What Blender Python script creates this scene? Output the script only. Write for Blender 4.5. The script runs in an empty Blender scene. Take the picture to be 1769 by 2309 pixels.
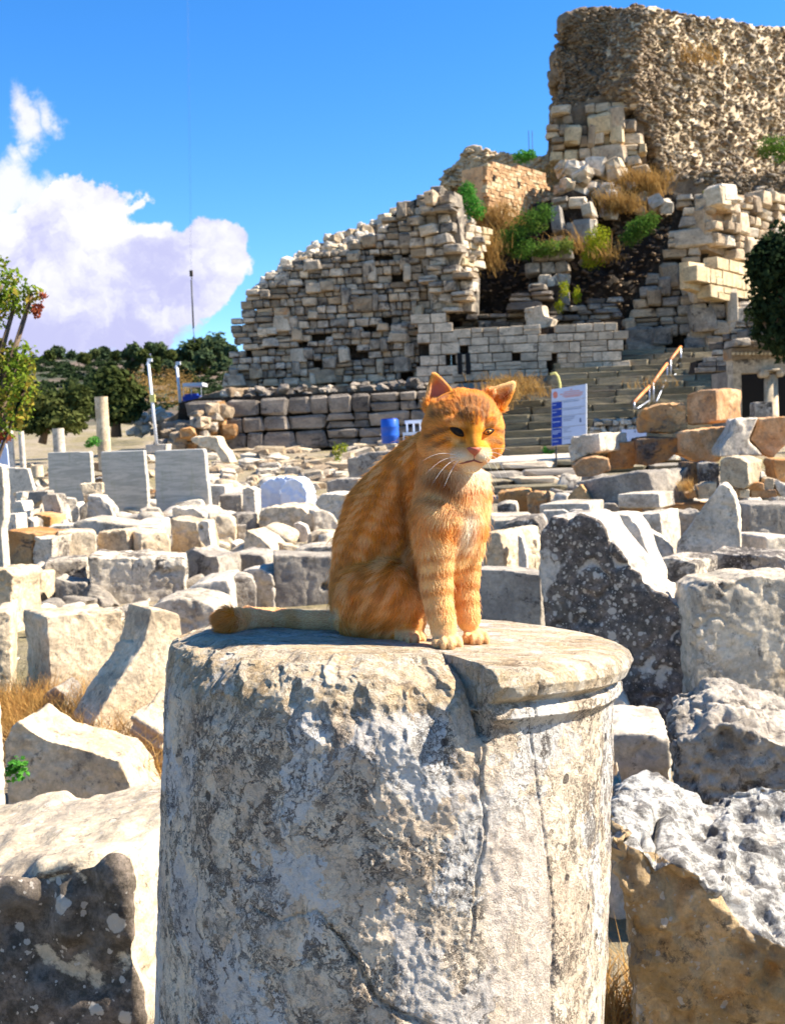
import bpy, bmesh, math, random
import numpy as np
from mathutils import Vector, Matrix, noise as mnoise
from mathutils.bvhtree import BVHTree
R = math.radians
sc = bpy.context.scene
C = sc.collection
rng = random.Random(7)
nrg = np.random.RandomState(11)

# ---------------------------------------------------------------- camera
W0, H0, FP = 1769.0, 2309.0, 2400.0
CAM = Vector((0, 0, 1.5))
pit, rol = math.atan(169.5/2400), R(2.5)
r0 = Vector((1, 0, 0)); u0 = Vector((0, math.sin(pit), math.cos(pit))); fw = Vector((0, math.cos(pit), -math.sin(pit)))
rt = r0*math.cos(rol) - u0*math.sin(rol); up = r0*math.sin(rol) + u0*math.cos(rol)
cd = bpy.data.cameras.new('camera'); cam = bpy.data.objects.new('camera', cd); C.objects.link(cam)
cam.matrix_world = Matrix(((rt.x, up.x, -fw.x, 0), (rt.y, up.y, -fw.y, 0), (rt.z, up.z, -fw.z, 1.5), (0, 0, 0, 1)))
cd.sensor_fit = 'HORIZONTAL'; cd.sensor_width = 36; cd.lens = 36*FP/W0
cd.clip_start = 0.05; cd.clip_end = 3000
cd.dof.use_dof = True; cd.dof.focus_distance = 1.5; cd.dof.aperture_fstop = 18
sc.camera = cam
sc.render.resolution_x = 784; sc.render.resolution_y = 1024

# ---------------------------------------------------------------- sky, sun, exposure
SUN_AZ, SUN_EL = 2.0, 42.0          # sun to the right and a little beyond the subject
sdir = Vector((math.cos(R(SUN_AZ))*math.cos(R(SUN_EL)), math.sin(R(SUN_AZ))*math.cos(R(SUN_EL)), math.sin(R(SUN_EL))))
sl = bpy.data.lights.new('sun', 'SUN'); so = bpy.data.objects.new('sun', sl); C.objects.link(so)
sl.energy = 5.0; sl.angle = R(0.53); sl.color = (1.0, 0.93, 0.82)
so.rotation_euler = (-sdir).to_track_quat('-Z', 'Y').to_euler()
sc.view_settings.view_transform = 'Standard'; sc.view_settings.look = 'None'
sc.view_settings.gamma = 1.0; sc.view_settings.exposure = 1.5
world = bpy.data.worlds.new('World'); sc.world = world; world.use_nodes = True

class NT:
    """small node helper"""
    def __init__(s, tree): s.t = tree; tree.nodes.clear()
    def n(s, typ, **kw):
        nd = s.t.nodes.new('ShaderNode'+typ)
        for k, v in kw.items():
            if k.startswith('i_'):
                key = k[2:]; key = int(key) if key.isdigit() else key.replace('_', ' ')
                s.put(nd.inputs[key], v)
            else: setattr(nd, k, v)
        return nd
    def put(s, sock, v):
        if isinstance(v, bpy.types.NodeSocket): s.t.links.new(v, sock)
        else: sock.default_value = v
    def m(s, op, a, b=0.0, c=None, clamp=False):
        nd = s.t.nodes.new('ShaderNodeMath'); nd.operation = op; nd.use_clamp = clamp
        s.put(nd.inputs[0], a); s.put(nd.inputs[1], b)
        if c is not None: s.put(nd.inputs[2], c)
        return nd.outputs[0]
    def vm(s, op, a, b=(0, 0, 0)):
        nd = s.t.nodes.new('ShaderNodeVectorMath'); nd.operation = op
        s.put(nd.inputs[0], a); s.put(nd.inputs[1], b)
        return nd.outputs['Value'] if op in ('DISTANCE', 'LENGTH', 'DOT_PRODUCT') else nd.outputs[0]
    def mix(s, f, a, b, typ='MIX'):
        nd = s.t.nodes.new('ShaderNodeMix'); nd.data_type = 'RGBA'; nd.blend_type = typ
        s.put(nd.inputs[0], f)
        for k, v in ((6, a), (7, b)):
            if isinstance(v, (tuple, list)) and len(v) == 3: v = tuple(v)+(1,)
            s.put(nd.inputs[k], v)
        return nd.outputs[2]
    def ss(s, x, lo, hi):
        nd = s.t.nodes.new('ShaderNodeMapRange'); nd.interpolation_type = 'SMOOTHSTEP'
        s.put(nd.inputs[0], x); s.put(nd.inputs[1], lo); s.put(nd.inputs[2], hi)
        return nd.outputs[0]
    def lin(s, x, lo, hi, a=0.0, b=1.0):
        nd = s.t.nodes.new('ShaderNodeMapRange')
        s.put(nd.inputs[0], x); s.put(nd.inputs[1], lo); s.put(nd.inputs[2], hi); s.put(nd.inputs[3], a); s.put(nd.inputs[4], b)
        return nd.outputs[0]
    def noise(s, vec, scale, detail=6, rough=0.6, dist=0.0, col=False):
        nd = s.t.nodes.new('ShaderNodeTexNoise')
        s.put(nd.inputs['Vector'], vec); s.put(nd.inputs['Scale'], scale); s.put(nd.inputs['Detail'], detail)
        s.put(nd.inputs['Roughness'], rough); s.put(nd.inputs['Distortion'], dist)
        return nd.outputs['Color' if col else 'Fac']
    def voro(s, vec, scale, feature='F1', out='Distance', rnd=1.0):
        nd = s.t.nodes.new('ShaderNodeTexVoronoi'); nd.feature = feature
        s.put(nd.inputs['Vector'], vec); s.put(nd.inputs['Scale'], scale); s.put(nd.inputs['Randomness'], rnd)
        return nd.outputs[out]

w = NT(world.node_tree)
sky = w.n('TexSky', sky_type='NISHITA', sun_disc=False, sun_elevation=R(SUN_EL), sun_rotation=R(90-SUN_AZ),
          air_density=1.0, dust_density=0.0, ozone_density=4.0, altitude=800)
skyc = w.n('HueSaturation', i_Saturation=1.28, i_Value=1.0, i_Color=sky.outputs[0]).outputs[0]
skyc = w.mix(1.0, skyc, (0.92, 1.0, 1.12), 'MULTIPLY')
# cumulus bank low in the north west, built from overlapping round heaps
tc = w.n('TexCoord').outputs['Generated']
sep = w.n('SeparateXYZ', i_0=tc)
yy = w.m('MAXIMUM', sep.outputs[1], 0.02)
az = w.m('DIVIDE', sep.outputs[0], yy); el = w.m('DIVIDE', sep.outputs[2], yy)
front = w.ss(sep.outputs[1], 0.25, 0.4)
p = w.n('CombineXYZ', i_0=az, i_1=el, i_2=0.0).outputs[0]
nz = w.noise(p, 9, 7, 0.62, col=True)
off = w.vm('MULTIPLY', w.vm('SUBTRACT', nz, (0.5, 0.5, 0.5)), (0.10, 0.085, 0))
nz2 = w.noise(p, 45, 5, 0.65, col=True)
off2 = w.vm('MULTIPLY', w.vm('SUBTRACT', nz2, (0.5, 0.5, 0.5)), (0.022, 0.022, 0))
q = w.vm('ADD', w.vm('ADD', p, off), off2)
def azel(px, py):
    d = fw + rt*((px-W0/2)/FP) - up*((py-H0/2)/FP)
    return d.x/d.y, d.z/d.y
def heap(circ):
    f = None
    for (px, py, r) in circ:
        a, e = azel(px, py)
        g = w.m('SUBTRACT', 1.0, w.m('DIVIDE', w.vm('DISTANCE', q, (a, e, 0)), r/FP))
        g = w.m('MULTIPLY', g, r/110.0)
        f = g if f is None else w.m('MAXIMUM', f, g)
    return f
H1 = heap([(190, 500, 118), (255, 590, 110), (110, 520, 100), (20, 530, 75), (60, 650, 150), (360, 560, 60), (400, 590, 85), (455, 575, 80),
           (500, 545, 42), (300, 680, 130), (430, 630, 95), (190, 650, 150), (495, 610, 48), (306, 466, 20), (-120, 560, 170), (-60, 440, 60), (150, 440, 60)])
H2 = heap([(60, 270, 50), (110, 255, 38), (35, 340, 40), (20, 400, 75), (85, 420, 60), (60, 320, 35), (-40, 440, 90)])
H3 = heap([(60, 730, 130), (250, 740, 90), (380, 710, 70), (-80, 720, 150), (150, 760, 80)])
m1 = w.ss(H1, -0.02, 0.10); m2 = w.m('MULTIPLY', w.ss(H2, 0.0, 0.35), 0.93); m3 = w.m('MULTIPLY', w.ss(H3, -0.15, 0.35), 0.9)
mask = w.m('MULTIPLY', w.m('MAXIMUM', m1, w.m('MAXIMUM', m2, m3)), front)
nb = w.noise(w.vm('ADD', q, (3.1, 1.7, 0)), 15, 8, 0.6)
_, e_lo = azel(300, 760); _, e_hi = azel(200, 520)
hgt = w.lin(el, e_lo, e_hi)
lit = w.m('ADD', w.m('MULTIPLY', hgt, 0.72), w.m('MULTIPLY', w.m('SUBTRACT', nb, 0.47), 3.4))
lit = w.ss(lit, 0.1, 1.05)
ccol = w.mix(lit, (2.65, 2.7, 4.1), (4.4, 4.4, 4.75))
col = w.mix(mask, skyc, ccol)
bg = w.n('Background', i_Color=col, i_Strength=0.084)
w.t.links.new(bg.outputs[0], w.n('OutputWorld').inputs[0])

# ---------------------------------------------------------------- geometry helpers
def ray(px, py):
    return (fw + rt*((px-W0/2)/FP) - up*((py-H0/2)/FP))
def P(px, py, d):
    "point d metres ahead seen at photo pixel px, py"
    return CAM + ray(px, py)*d
def HZ(px): return 985 - 0.0437*(px-884.5)
def hgl(a):  # hash lattice
    a = a.astype(np.int64)
    h = (a[..., 0]*73856093) ^ (a[..., 1]*19349663) ^ (a[..., 2]*83492791)
    h = (h ^ (h >> 13))*1274126177
    h = h & 0x7fffffff
    h = (h ^ (h >> 15))*2246822519 & 0x7fffffff
    return (h % 100003)/100003.0
def vnoise(p):
    i = np.floor(p); f = p-i; f = f*f*(3-2*f); i = i.astype(np.int64)
    out = 0
    for dx in (0, 1):
        wx = f[..., 0] if dx else 1-f[..., 0]
        for dy in (0, 1):
            wy = f[..., 1] if dy else 1-f[..., 1]
            for dz in (0, 1):
                wz = f[..., 2] if dz else 1-f[..., 2]
                out = out + wx*wy*wz*hgl(i+np.array([dx, dy, dz]))
    return out*2-1
def fbm(p, octv=4, rough=0.5, seed=0):
    p = np.asarray(p, float) + np.array([seed*7.13+3.1, seed*3.77+9.2, seed*5.31+1.7])
    s, a, t = 0, 1.0, 0
    for k in range(octv):
        s = s + a*vnoise(p); t += a; a *= rough; p = p*2.03+11.3
    return s/t
def sstep(x, a, b):
    t = np.clip((x-a)/(b-a+1e-12), 0, 1); return t*t*(3-2*t)

def mesh_from(name, V, F, smooth=True):
    me = bpy.data.meshes.new(name)
    V = np.asarray(V, np.float32)
    if isinstance(F, np.ndarray):
        n, k = F.shape
        me.vertices.add(len(V)); me.vertices.foreach_set('co', V.ravel())
        me.loops.add(n*k); me.loops.foreach_set('vertex_index', F.astype(np.int32).ravel())
        me.polygons.add(n); me.polygons.foreach_set('loop_start', np.arange(0, n*k, k, dtype=np.int32))
        me.update(calc_edges=True); me.validate()
    else:
        me.from_pydata([tuple(map(float, v)) for v in V], [], F); me.update()
    if smooth: me.polygons.foreach_set('use_smooth', np.ones(len(me.polygons), bool)); me.update()
    return me
def link(name, me, mat=None, parent=None, loc=None):
    o = bpy.data.objects.new(name, me); C.objects.link(o)
    if me is not None and mat is not None and not me.materials: me.materials.append(mat)
    if loc is not None: o.location = loc
    if parent is not None: o.parent = parent
    return o
def tag(o, label=None, cat=None, group=None, kind=None):
    if label: o['label'] = label
    if cat: o['category'] = cat
    if group: o['group'] = group
    if kind: o['kind'] = kind
    return o
def empty(name, loc, label=None, cat=None, group=None, rz=0.0, kind=None):
    o = bpy.data.objects.new(name, None); C.objects.link(o); o.location = loc; o.rotation_euler = (0, 0, rz)
    o.empty_display_size = 0.1
    return tag(o, label, cat, group, kind)
def centred(name, V, F, mat, parent=None, smooth=True, base=True):
    "object with its origin at its own base"
    V = np.asarray(V, float)
    c = V.mean(0); 
    if base: c = np.array([c[0], c[1], V[:, 2].min()])
    o = link(name, mesh_from(name, V-c, F, smooth), mat, None, Vector(c))
    if parent is not None:
        o.parent = parent; o.location = Vector(c)-parent.location
    return o
class MB:
    def __init__(s): s.v = []; s.f = []
    def add(s, V, F):
        b = len(s.v); s.v += [tuple(v) for v in V]; s.f += [tuple(i+b for i in f) for f in F]
    def box(s, c, sz, M=None):
        c = Vector(c); h = Vector(sz)/2; V = []
        for dz in (-1, 1):
            for dy in (-1, 1):
                for dx in (-1, 1):
                    v = Vector((dx*h.x, dy*h.y, dz*h.z))
                    V.append((M @ v if M else v)+c)
        s.add(V, [(0, 2, 3, 1), (4, 5, 7, 6), (0, 1, 5, 4), (2, 6, 7, 3), (0, 4, 6, 2), (1, 3, 7, 5)])
    def tube(s, pts, rad, n=8, caps=True):
        pts = [Vector(p) for p in pts]; rings = []
        if not isinstance(rad, (list, tuple)): rad = [rad]*len(pts)
        for i, p in enumerate(pts):
            t = (pts[min(i+1, len(pts)-1)]-pts[max(i-1, 0)]).normalized()
            a = t.cross(Vector((0, 0, 1)) if abs(t.z) < .9 else Vector((1, 0, 0))).normalized(); b = t.cross(a)
            rings.append([p+(a*math.cos(k*2*math.pi/n)+b*math.sin(k*2*math.pi/n))*rad[i] for k in range(n)])
        V = [v for r_ in rings for v in r_]; F = []
        for i in range(len(pts)-1):
            for k in range(n):
                F.append((i*n+k, i*n+(k+1) % n, (i+1)*n+(k+1) % n, (i+1)*n+k))
        if caps: F.append(tuple(range(n))[::-1]); F.append(tuple(range((len(pts)-1)*n, len(pts)*n)))
        s.add(V, F)
    def build(s, name, mat, parent=None, smooth=False, tagv=None):
        me = mesh_from(name, np.array(s.v), s.f, smooth)
        V = np.array(s.v); c = Vector((V[:, 0].mean(), V[:, 1].mean(), V[:, 2].min()))
        me.transform(Matrix.Translation(-c))
        o = link(name, me, mat)
        if parent is not None:
            o.parent = parent; o.matrix_parent_inverse = Matrix.Identity(4)
            o.location = Matrix.Rotation(-parent.rotation_euler.z, 3, 'Z') @ (c-parent.location); o.rotation_euler = (0, 0, -parent.rotation_euler.z)
        else: o.location = c
        return o

# ---------------------------------------------------------------- materials
def newmat(name):
    m = bpy.data.materials.new(name); m.use_nodes = True
    return m, NT(m.node_tree)
def finish(nt, col, rough=0.8, bump=None, bs=0.3, bd=0.02, spec=0.3):
    b = nt.n('BsdfPrincipled', i_Roughness=rough)
    if isinstance(col, (tuple, list)): col = tuple(col[:3])+(1,)
    nt.put(b.inputs['Base Color'], col)
    b.inputs['Specular IOR Level'].default_value = spec
    if bump is not None:
        bn = nt.n('Bump', i_Strength=bs, i_Distance=bd, i_Height=bump)
        nt.put(b.inputs['Normal'], bn.outputs[0])
    nt.t.links.new(b.outputs[0], nt.n('OutputMaterial').inputs[0])
    return b
def ocoord(nt, k=1.0):
    t = nt.n('TexCoord').outputs['Object']
    r_ = nt.n('ObjectInfo').outputs['Random']
    return nt.vm('ADD', t, nt.vm('MULTIPLY', nt.n('CombineXYZ', i_0=r_, i_1=nt.m('MULTIPLY', r_, 1.7), i_2=nt.m('MULTIPLY', r_, 2.3)).outputs[0], (37, 37, 37))), r_
MATS = {}
CRUST = {}
def stone(name, c1, c2, dark=0.0, spots=0.0, ochre=0.0, sc_=1.0, bump=0.5, vary=0.15, darkc=(0.035, 0.033, 0.034), ochc=(0.42, 0.2, 0.06), fine=0.35, bd=0.02, face=None):
    m, nt = newmat(name)
    v, rnd = ocoord(nt)
    raw = nt.n('TexCoord').outputs['Object']
    v = nt.vm('MULTIPLY', v, (sc_, sc_, sc_))
    n1 = nt.noise(v, 3.0, 8, 0.62, 0.4)
    col = nt.mix(nt.ss(n1, 0.36, 0.62), c1, c2)
    n2 = nt.noise(v, 34, 6, 0.75)
    col = nt.mix(1.0, col, nt.lin_col(n2, 1-fine, 1+fine*0.8), 'MULTIPLY') if hasattr(nt, 'lin_col') else col
    g = nt.lin(n2, 0.3, 0.7, 1-fine, 1+fine*0.6)
    gc = nt.n('CombineColor', i_0=g, i_1=g, i_2=g).outputs[0]
    col = nt.mix(1.0, col, gc, 'MULTIPLY')
    if ochre > 0:
        no = nt.noise(nt.vm('ADD', v, (5, 9, 2)), 2.2, 7, 0.6, 0.5)
        mo = nt.ss(no, 0.72-0.35*ochre, 0.88-0.35*ochre)
        col = nt.mix(nt.m('MULTIPLY', mo, 0.75), col, ochc)
    if dark > 0:
        nd = nt.noise(nt.vm('ADD', v, (1, 4, 7)), 2.6, 12, 0.74, 0.6)
        if face is not None:   # lichen on one face, ragged border; that face's shade painted in too
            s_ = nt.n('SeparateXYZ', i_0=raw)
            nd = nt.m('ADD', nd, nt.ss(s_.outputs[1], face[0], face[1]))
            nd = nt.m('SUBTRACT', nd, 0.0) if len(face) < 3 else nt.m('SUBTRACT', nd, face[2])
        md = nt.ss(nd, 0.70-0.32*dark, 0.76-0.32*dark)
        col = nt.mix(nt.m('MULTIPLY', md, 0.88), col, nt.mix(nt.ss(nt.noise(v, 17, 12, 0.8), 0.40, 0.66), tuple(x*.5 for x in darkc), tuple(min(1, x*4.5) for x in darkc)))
        # pin-prick grime everywhere
        np_ = nt.noise(v, 14, 12, 0.82)
        col = nt.mix(nt.m('MULTIPLY', nt.ss(np_, 0.55, 0.63), 0.75), col, darkc)
        np2 = nt.noise(nt.vm('ADD', v, (8, 3, 1)), 5, 10, 0.72)
        col = nt.mix(nt.m('MULTIPLY', nt.ss(np2, 0.52, 0.62), 0.5), col, (0.16, 0.145, 0.125))
    if name == 'tan_pitted_rock':
        ca_ = nt.n('Attribute', attribute_name='crust').outputs['Fac']
        cr = nt.mix(nt.ss(nt.noise(v, 16, 10, 0.78), 0.42, 0.58), (0.60, 0.64, 0.68), (0.15, 0.155, 0.165))
        col = nt.mix(nt.ss(nt.m('ADD', ca_, nt.m('MULTIPLY', nt.m('SUBTRACT', nt.noise(v, 14, 5, 0.7), 0.5), 0.7)), 0.45, 0.55), col, cr)
    if spots > 0:
        for k, (s1, thr) in enumerate(((15, 0.30), (33, 0.27), (70, 0.25))):
            vv = nt.vm('ADD', nt.vm('ADD', v, (k*3.3, 1, 2)), nt.vm('MULTIPLY', nt.noise(v, 30, 3, 0.6, col=True), (0.03, 0.03, 0.03)))
            dd = nt.voro(vv, s1); cc = nt.n('SeparateColor', i_0=nt.voro(vv, s1, out='Color'))
            keep = nt.m('GREATER_THAN', cc.outputs[0], 1-spots*0.75)
            rad = nt.m('MULTIPLY', nt.m('ADD', cc.outputs[1], 0.45), thr)
            ms = nt.m('MULTIPLY', nt.ss(nt.m('SUBTRACT', rad, dd), 0.0, 0.05), keep)
            col = nt.mix(nt.m('MULTIPLY', ms, 0.85), col, (0.50, 0.49, 0.47))
    vb = nt.lin(rnd, 0, 1, 1-vary, 1+vary)
    col = nt.mix(1.0, col, nt.n('CombineColor', i_0=vb, i_1=vb, i_2=vb).outputs[0], 'MULTIPLY')
    col = nt.mix(1.0, col, (1.12, 0.98, 0.80), 'MULTIPLY')
    vn = nt.m('ABSOLUTE', nt.m('SUBTRACT', nt.noise(nt.vm('ADD', v, (6, 1, 3)), 4.5, 9, 0.66, 0.8), 0.5))
    vm_ = nt.m('MULTIPLY', nt.ss(vn, 0.010, 0.0), nt.ss(nt.noise(v, 3, 4, .6), .45, .6))
    col = nt.mix(nt.m('MULTIPLY', vm_, 0.6), col, (0.09, 0.08, 0.07))
    h = nt.m('ADD', nt.m('MULTIPLY', nt.noise(v, 9, 12, 0.72), 1.3), nt.m('MULTIPLY', nt.voro(v, 40), 0.12))
    h = nt.m('ADD', h, nt.m('MULTIPLY', n2, 0.25))
    finish(nt, col, 0.88, h, bump, bd, 0.2)
    MATS[name] = m
    return m
stone('white_marble', (0.66, 0.63, 0.57), (0.42, 0.40, 0.36), dark=0.30, bump=0.7)
stone('pale_marble', (0.66, 0.64, 0.60), (0.50, 0.49, 0.46), dark=0.12, bump=0.5)
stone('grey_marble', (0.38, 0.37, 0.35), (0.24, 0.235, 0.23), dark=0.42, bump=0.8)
stone('warm_marble', (0.63, 0.57, 0.46), (0.48, 0.41, 0.31), dark=0.25, ochre=0.2, bump=0.8)
stone('tan_stone', (0.52, 0.36, 0.20), (0.36, 0.22, 0.11), dark=0.35, ochre=0.7, bump=0.9)
stone('orange_marble', (0.62, 0.44, 0.28), (0.45, 0.26, 0.13), dark=0.1, ochre=0.6, bump=0.7)
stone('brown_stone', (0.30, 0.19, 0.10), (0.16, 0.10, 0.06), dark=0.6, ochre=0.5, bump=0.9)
stone('lichen_marble', (0.46, 0.45, 0.43), (0.32, 0.31, 0.30), dark=0.75, spots=0.5, bump=0.8)
stone('blotched_marble', (0.58, 0.56, 0.51), (0.42, 0.40, 0.36), dark=0.62, spots=0.35, bump=0.8)
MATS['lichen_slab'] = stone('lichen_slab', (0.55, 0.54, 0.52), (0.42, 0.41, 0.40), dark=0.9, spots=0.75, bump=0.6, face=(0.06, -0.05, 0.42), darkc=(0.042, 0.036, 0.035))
MATS['lichen_shade_block'] = stone('lichen_shade_block', (0.60, 0.54, 0.43), (0.44, 0.40, 0.34), dark=0.9, spots=0.35, ochre=0.2, bump=0.7, face=(0.06, -0.05, 0.40), darkc=(0.042, 0.037, 0.036))  # dark front is lichen plus the front's shade, painted as colour
stone('pitted_rock', (0.66, 0.64, 0.60), (0.36, 0.35, 0.34), dark=0.5, spots=0.35, bump=1.0, bd=0.03)
stone('tan_pitted_rock', (0.66, 0.52, 0.33), (0.38, 0.27, 0.13), dark=0.25, ochre=0.35, spots=0.3, bump=1.0, bd=0.03)
stone('wall_stone', (0.54, 0.50, 0.44), (0.28, 0.26, 0.235), dark=0.52, sc_=0.35, bump=0.7, vary=0.40, bd=0.08)
stone('wall_stone_warm', (0.50, 0.42, 0.32), (0.32, 0.265, 0.20), dark=0.38, ochre=0.4, sc_=0.35, bump=0.7, vary=0.35, bd=0.08)
stone('terrace_stone', (0.29, 0.27, 0.25), (0.16, 0.15, 0.145), dark=0.45, sc_=0.3, bump=0.7, vary=0.3, bd=0.08)
stone('facing_marble', (0.62, 0.56, 0.47), (0.42, 0.38, 0.32), dark=0.36, sc_=0.3, bump=0.5, vary=0.18, bd=0.05)
stone('lit_ashlar', (0.62, 0.54, 0.38), (0.50, 0.42, 0.28), dark=0.14, ochre=0.2, sc_=0.3, bump=0.5, vary=0.12, bd=0.05)
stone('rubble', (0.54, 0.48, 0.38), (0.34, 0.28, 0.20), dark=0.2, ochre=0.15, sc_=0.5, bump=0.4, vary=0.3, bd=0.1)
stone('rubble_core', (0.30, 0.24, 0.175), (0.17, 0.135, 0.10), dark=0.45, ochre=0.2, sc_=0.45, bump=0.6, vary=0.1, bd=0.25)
stone('mottled_marble', (0.60, 0.57, 0.50), (0.36, 0.34, 0.30), dark=0.42, ochre=0.42, spots=0.2, bump=0.7, ochc=(0.33, 0.23, 0.10))
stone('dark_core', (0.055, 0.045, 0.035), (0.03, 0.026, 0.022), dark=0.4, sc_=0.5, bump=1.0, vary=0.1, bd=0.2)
stone('brick_face', (0.60, 0.42, 0.26), (0.50, 0.31, 0.17), dark=0.1, ochre=0.4, sc_=0.5, bump=0.8, vary=0.15, bd=0.08)
stone('step_stone', (0.27, 0.25, 0.19), (0.17, 0.165, 0.12), dark=0.45, sc_=0.35, bump=0.8, vary=0.2, bd=0.05, ochc=(0.3, 0.25, 0.1), ochre=0.3)

def simple(name, col, rough=0.6, metal=0.0, nz=0.12, scale=20, bs=0.1):
    m, nt = newmat(name)
    v, rnd = ocoord(nt)
    n = nt.noise(v, scale, 6, 0.6)
    g = nt.lin(n, 0.3, 0.7, 1-nz, 1+nz)
    cc = nt.mix(1.0, col, nt.n('CombineColor', i_0=g, i_1=g, i_2=g).outputs[0], 'MULTIPLY')
    b = finish(nt, cc, rough, n, bs, 0.01)
    b.inputs['Metallic'].default_value = metal
    MATS[name] = m
    return m
simple('galvanised_steel', (0.45, 0.47, 0.5), 0.4, 0.7)
simple('white_paint', (0.75, 0.76, 0.78), 0.5)
simple('orange_rail', (0.75, 0.25, 0.08), 0.5)
simple('blue_plastic', (0.02, 0.10, 0.45), 0.35)
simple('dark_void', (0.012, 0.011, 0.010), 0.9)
simple('sign_white', (0.52, 0.58, 0.72), 0.5, nz=0.05)
simple('sign_blue', (0.01, 0.045, 0.32), 0.4, nz=0.08)
simple('ink_red', (0.65, 0.22, 0.16), 0.6)
simple('ink_grey', (0.12, 0.15, 0.25), 0.6)
simple('white_sheet', (0.66, 0.70, 0.78), 0.6, nz=0.1, scale=8, bs=0.4)
simple('cable_black', (0.05, 0.05, 0.05), 0.5)
simple('yellow_box', (0.7, 0.62, 0.2), 0.5)
simple('bark', (0.12, 0.08, 0.05), 0.9, nz=0.4, bs=0.8)
# ---------------------------------------------------------------- ground and hills
def gh(X, Y):
    X = np.asarray(X, float); Y = np.asarray(Y, float)
    u = X/np.maximum(Y, 1.0)                              # lateral slope of sight
    z = 0*X
    left = sstep(-u, 0.02, 0.16)
    # low terrace of rubble before the theatre
    z = z + 1.15*sstep(Y, 27, 39)
    z = z + left*(2.0*sstep(Y, 44, 75))
    hill = sstep(Y, 75, 240)*18.0 + sstep(Y, 240, 420)*2
    z = z + hill*sstep(-u, -0.10, 0.02)
    # mound the theatre is dug into
    th = sstep(u, -0.10, 0.12)*sstep(Y, 52, 85)*16*sstep(u, -0.16, 0.35)
    z = z + th
    rough = 0.03*fbm(np.stack([X*0.8, Y*0.8, 0*X], -1), 4, seed=3) + 0.25*sstep(Y, 30, 60)*fbm(np.stack([X*.15, Y*.15, 0*X], -1), 4, seed=4) \
        + 2.2*sstep(Y, 110, 240)*fbm(np.stack([X*.02, Y*.02, 0*X], -1), 4, seed=5)
    return z + rough
def axis(a, b, n, p_):
    t = np.linspace(-1, 1, n); return np.sign(t)*np.abs(t)**p_*(b-a)/2+(a+b)/2
xs = axis(-700, 700, 220, 3.0)
ys = np.concatenate([np.linspace(-60, 0, 10)[:-1], 0+np.linspace(0, 1, 230)**2.4*900])
GX, GY = np.meshgrid(xs, ys)
GZ = gh(GX, GY)
n0, n1_ = GX.shape
idx = np.arange(n0*n1_).reshape(n0, n1_)
FQ = np.stack([idx[:-1, :-1], idx[:-1, 1:], idx[1:, 1:], idx[1:, :-1]], -1).reshape(-1, 4)
m, nt = newmat('dry_ground')
tco = nt.n('TexCoord').outputs['Object']
a = nt.noise(tco, 0.35, 8, 0.65); b = nt.noise(tco, 6, 8, 0.7)
colr = nt.mix(nt.ss(a, 0.4, 0.6), (0.34, 0.27, 0.18), (0.26, 0.21, 0.10))
sepo = nt.n('SeparateXYZ', i_0=tco)
far = nt.ss(sepo.outputs[1], 60, 110)
scrub = nt.noise(tco, 0.11, 10, 0.75)
scr = nt.mix(nt.ss(scrub, 0.40, 0.58), (0.17, 0.12, 0.085), (0.045, 0.055, 0.025))
colr = nt.mix(far, colr, scr)
g = nt.lin(b, 0.3, 0.7, 0.65, 1.25)
colr = nt.mix(1.0, colr, nt.n('CombineColor', i_0=g, i_1=g, i_2=g).outputs[0], 'MULTIPLY')
finish(nt, colr, 0.95, nt.m('ADD', b, nt.m('MULTIPLY', scrub, 3)), 0.8, 0.15)
MATS['dry_ground'] = m
ground = link('ground', mesh_from('ground', np.stack([GX, GY, GZ], -1).reshape(-1, 3), FQ), m)
tag(ground, kind='structure')
_unused = 0
def hit(px_, py_, d0=18.0, d1=260.0):
    'distance at which the terrain is met along that sight line'
    D = d0*(d1/d0)**np.linspace(0, 1, 500); r_ = ray(px_, py_)
    below = (1.5+r_.z*D) < gh(r_.x*D, r_.y*D)
    return float(D[np.argmax(below)]) if below.any() else None
def gz(x, y): return float(gh(np.array([x]), np.array([y]))[0])

# ---------------------------------------------------------------- the column the cat sits on
D0 = 1.615
top_c = P(880, 1430, D0)                 # centre of the upper face
low_c = P(854, 2309, D0)                 # axis further down
axv = (top_c-low_c).normalized()
ax_x = Vector((1, 0, 0)); ax_x = (ax_x-axv*ax_x.dot(axv)).normalized(); ax_y = axv.cross(ax_x)
def col_pt(x, y, z): return top_c+ax_x*x+ax_y*y+axv*z
nth, nr, nzv = 900, 110, 420
th = np.concatenate([np.linspace(-115, 115, 760), np.linspace(115, 245, 90)[1:-1]])*math.pi/180
nth = len(th)
LZ = top_c.z/axv.z+0.02
# two profiles (sound moulding and broken edge), stations in step
t_top = np.linspace(0, 1, nr)
zs = np.concatenate([np.linspace(0, -0.16, 170)[1:], np.linspace(-0.16, -0.50, 230)[1:], np.linspace(-0.50, -LZ, 24)[1:]])
rs_r = np.interp(-zs, [0, .008, .022, .036, .042, .046, .052, .064, .070, .078, .11, .16, .5, 1.3],
                 [.342, .354, .359, .354, .345, .338, .345, .346, .340, .334, .332, .333, .335, .340])
rs_b = np.interp(-zs, [0, .012, .03, .05, .075, .10, .16, .5, 1.3], [.270, .285, .303, .318, .328, .332, .333, .335, .340])
TH, ZZ = np.meshgrid(th, zs)
deg = TH*180/math.pi
cyl = np.stack([np.sin(TH), -np.cos(TH), ZZ*0], -1)
n_edge = fbm(np.stack([TH*5, ZZ*14, 0*TH], -1), 4, 0.6, seed=2)
right_edge = 20.5+3*fbm(np.stack([ZZ*30, 0*TH, 0*TH], -1), 3, seed=8)
sound = sstep(deg+n_edge*2.0, right_edge-0.8, right_edge+0.8)*(1-sstep(deg+6*n_edge, 222, 236))
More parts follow.
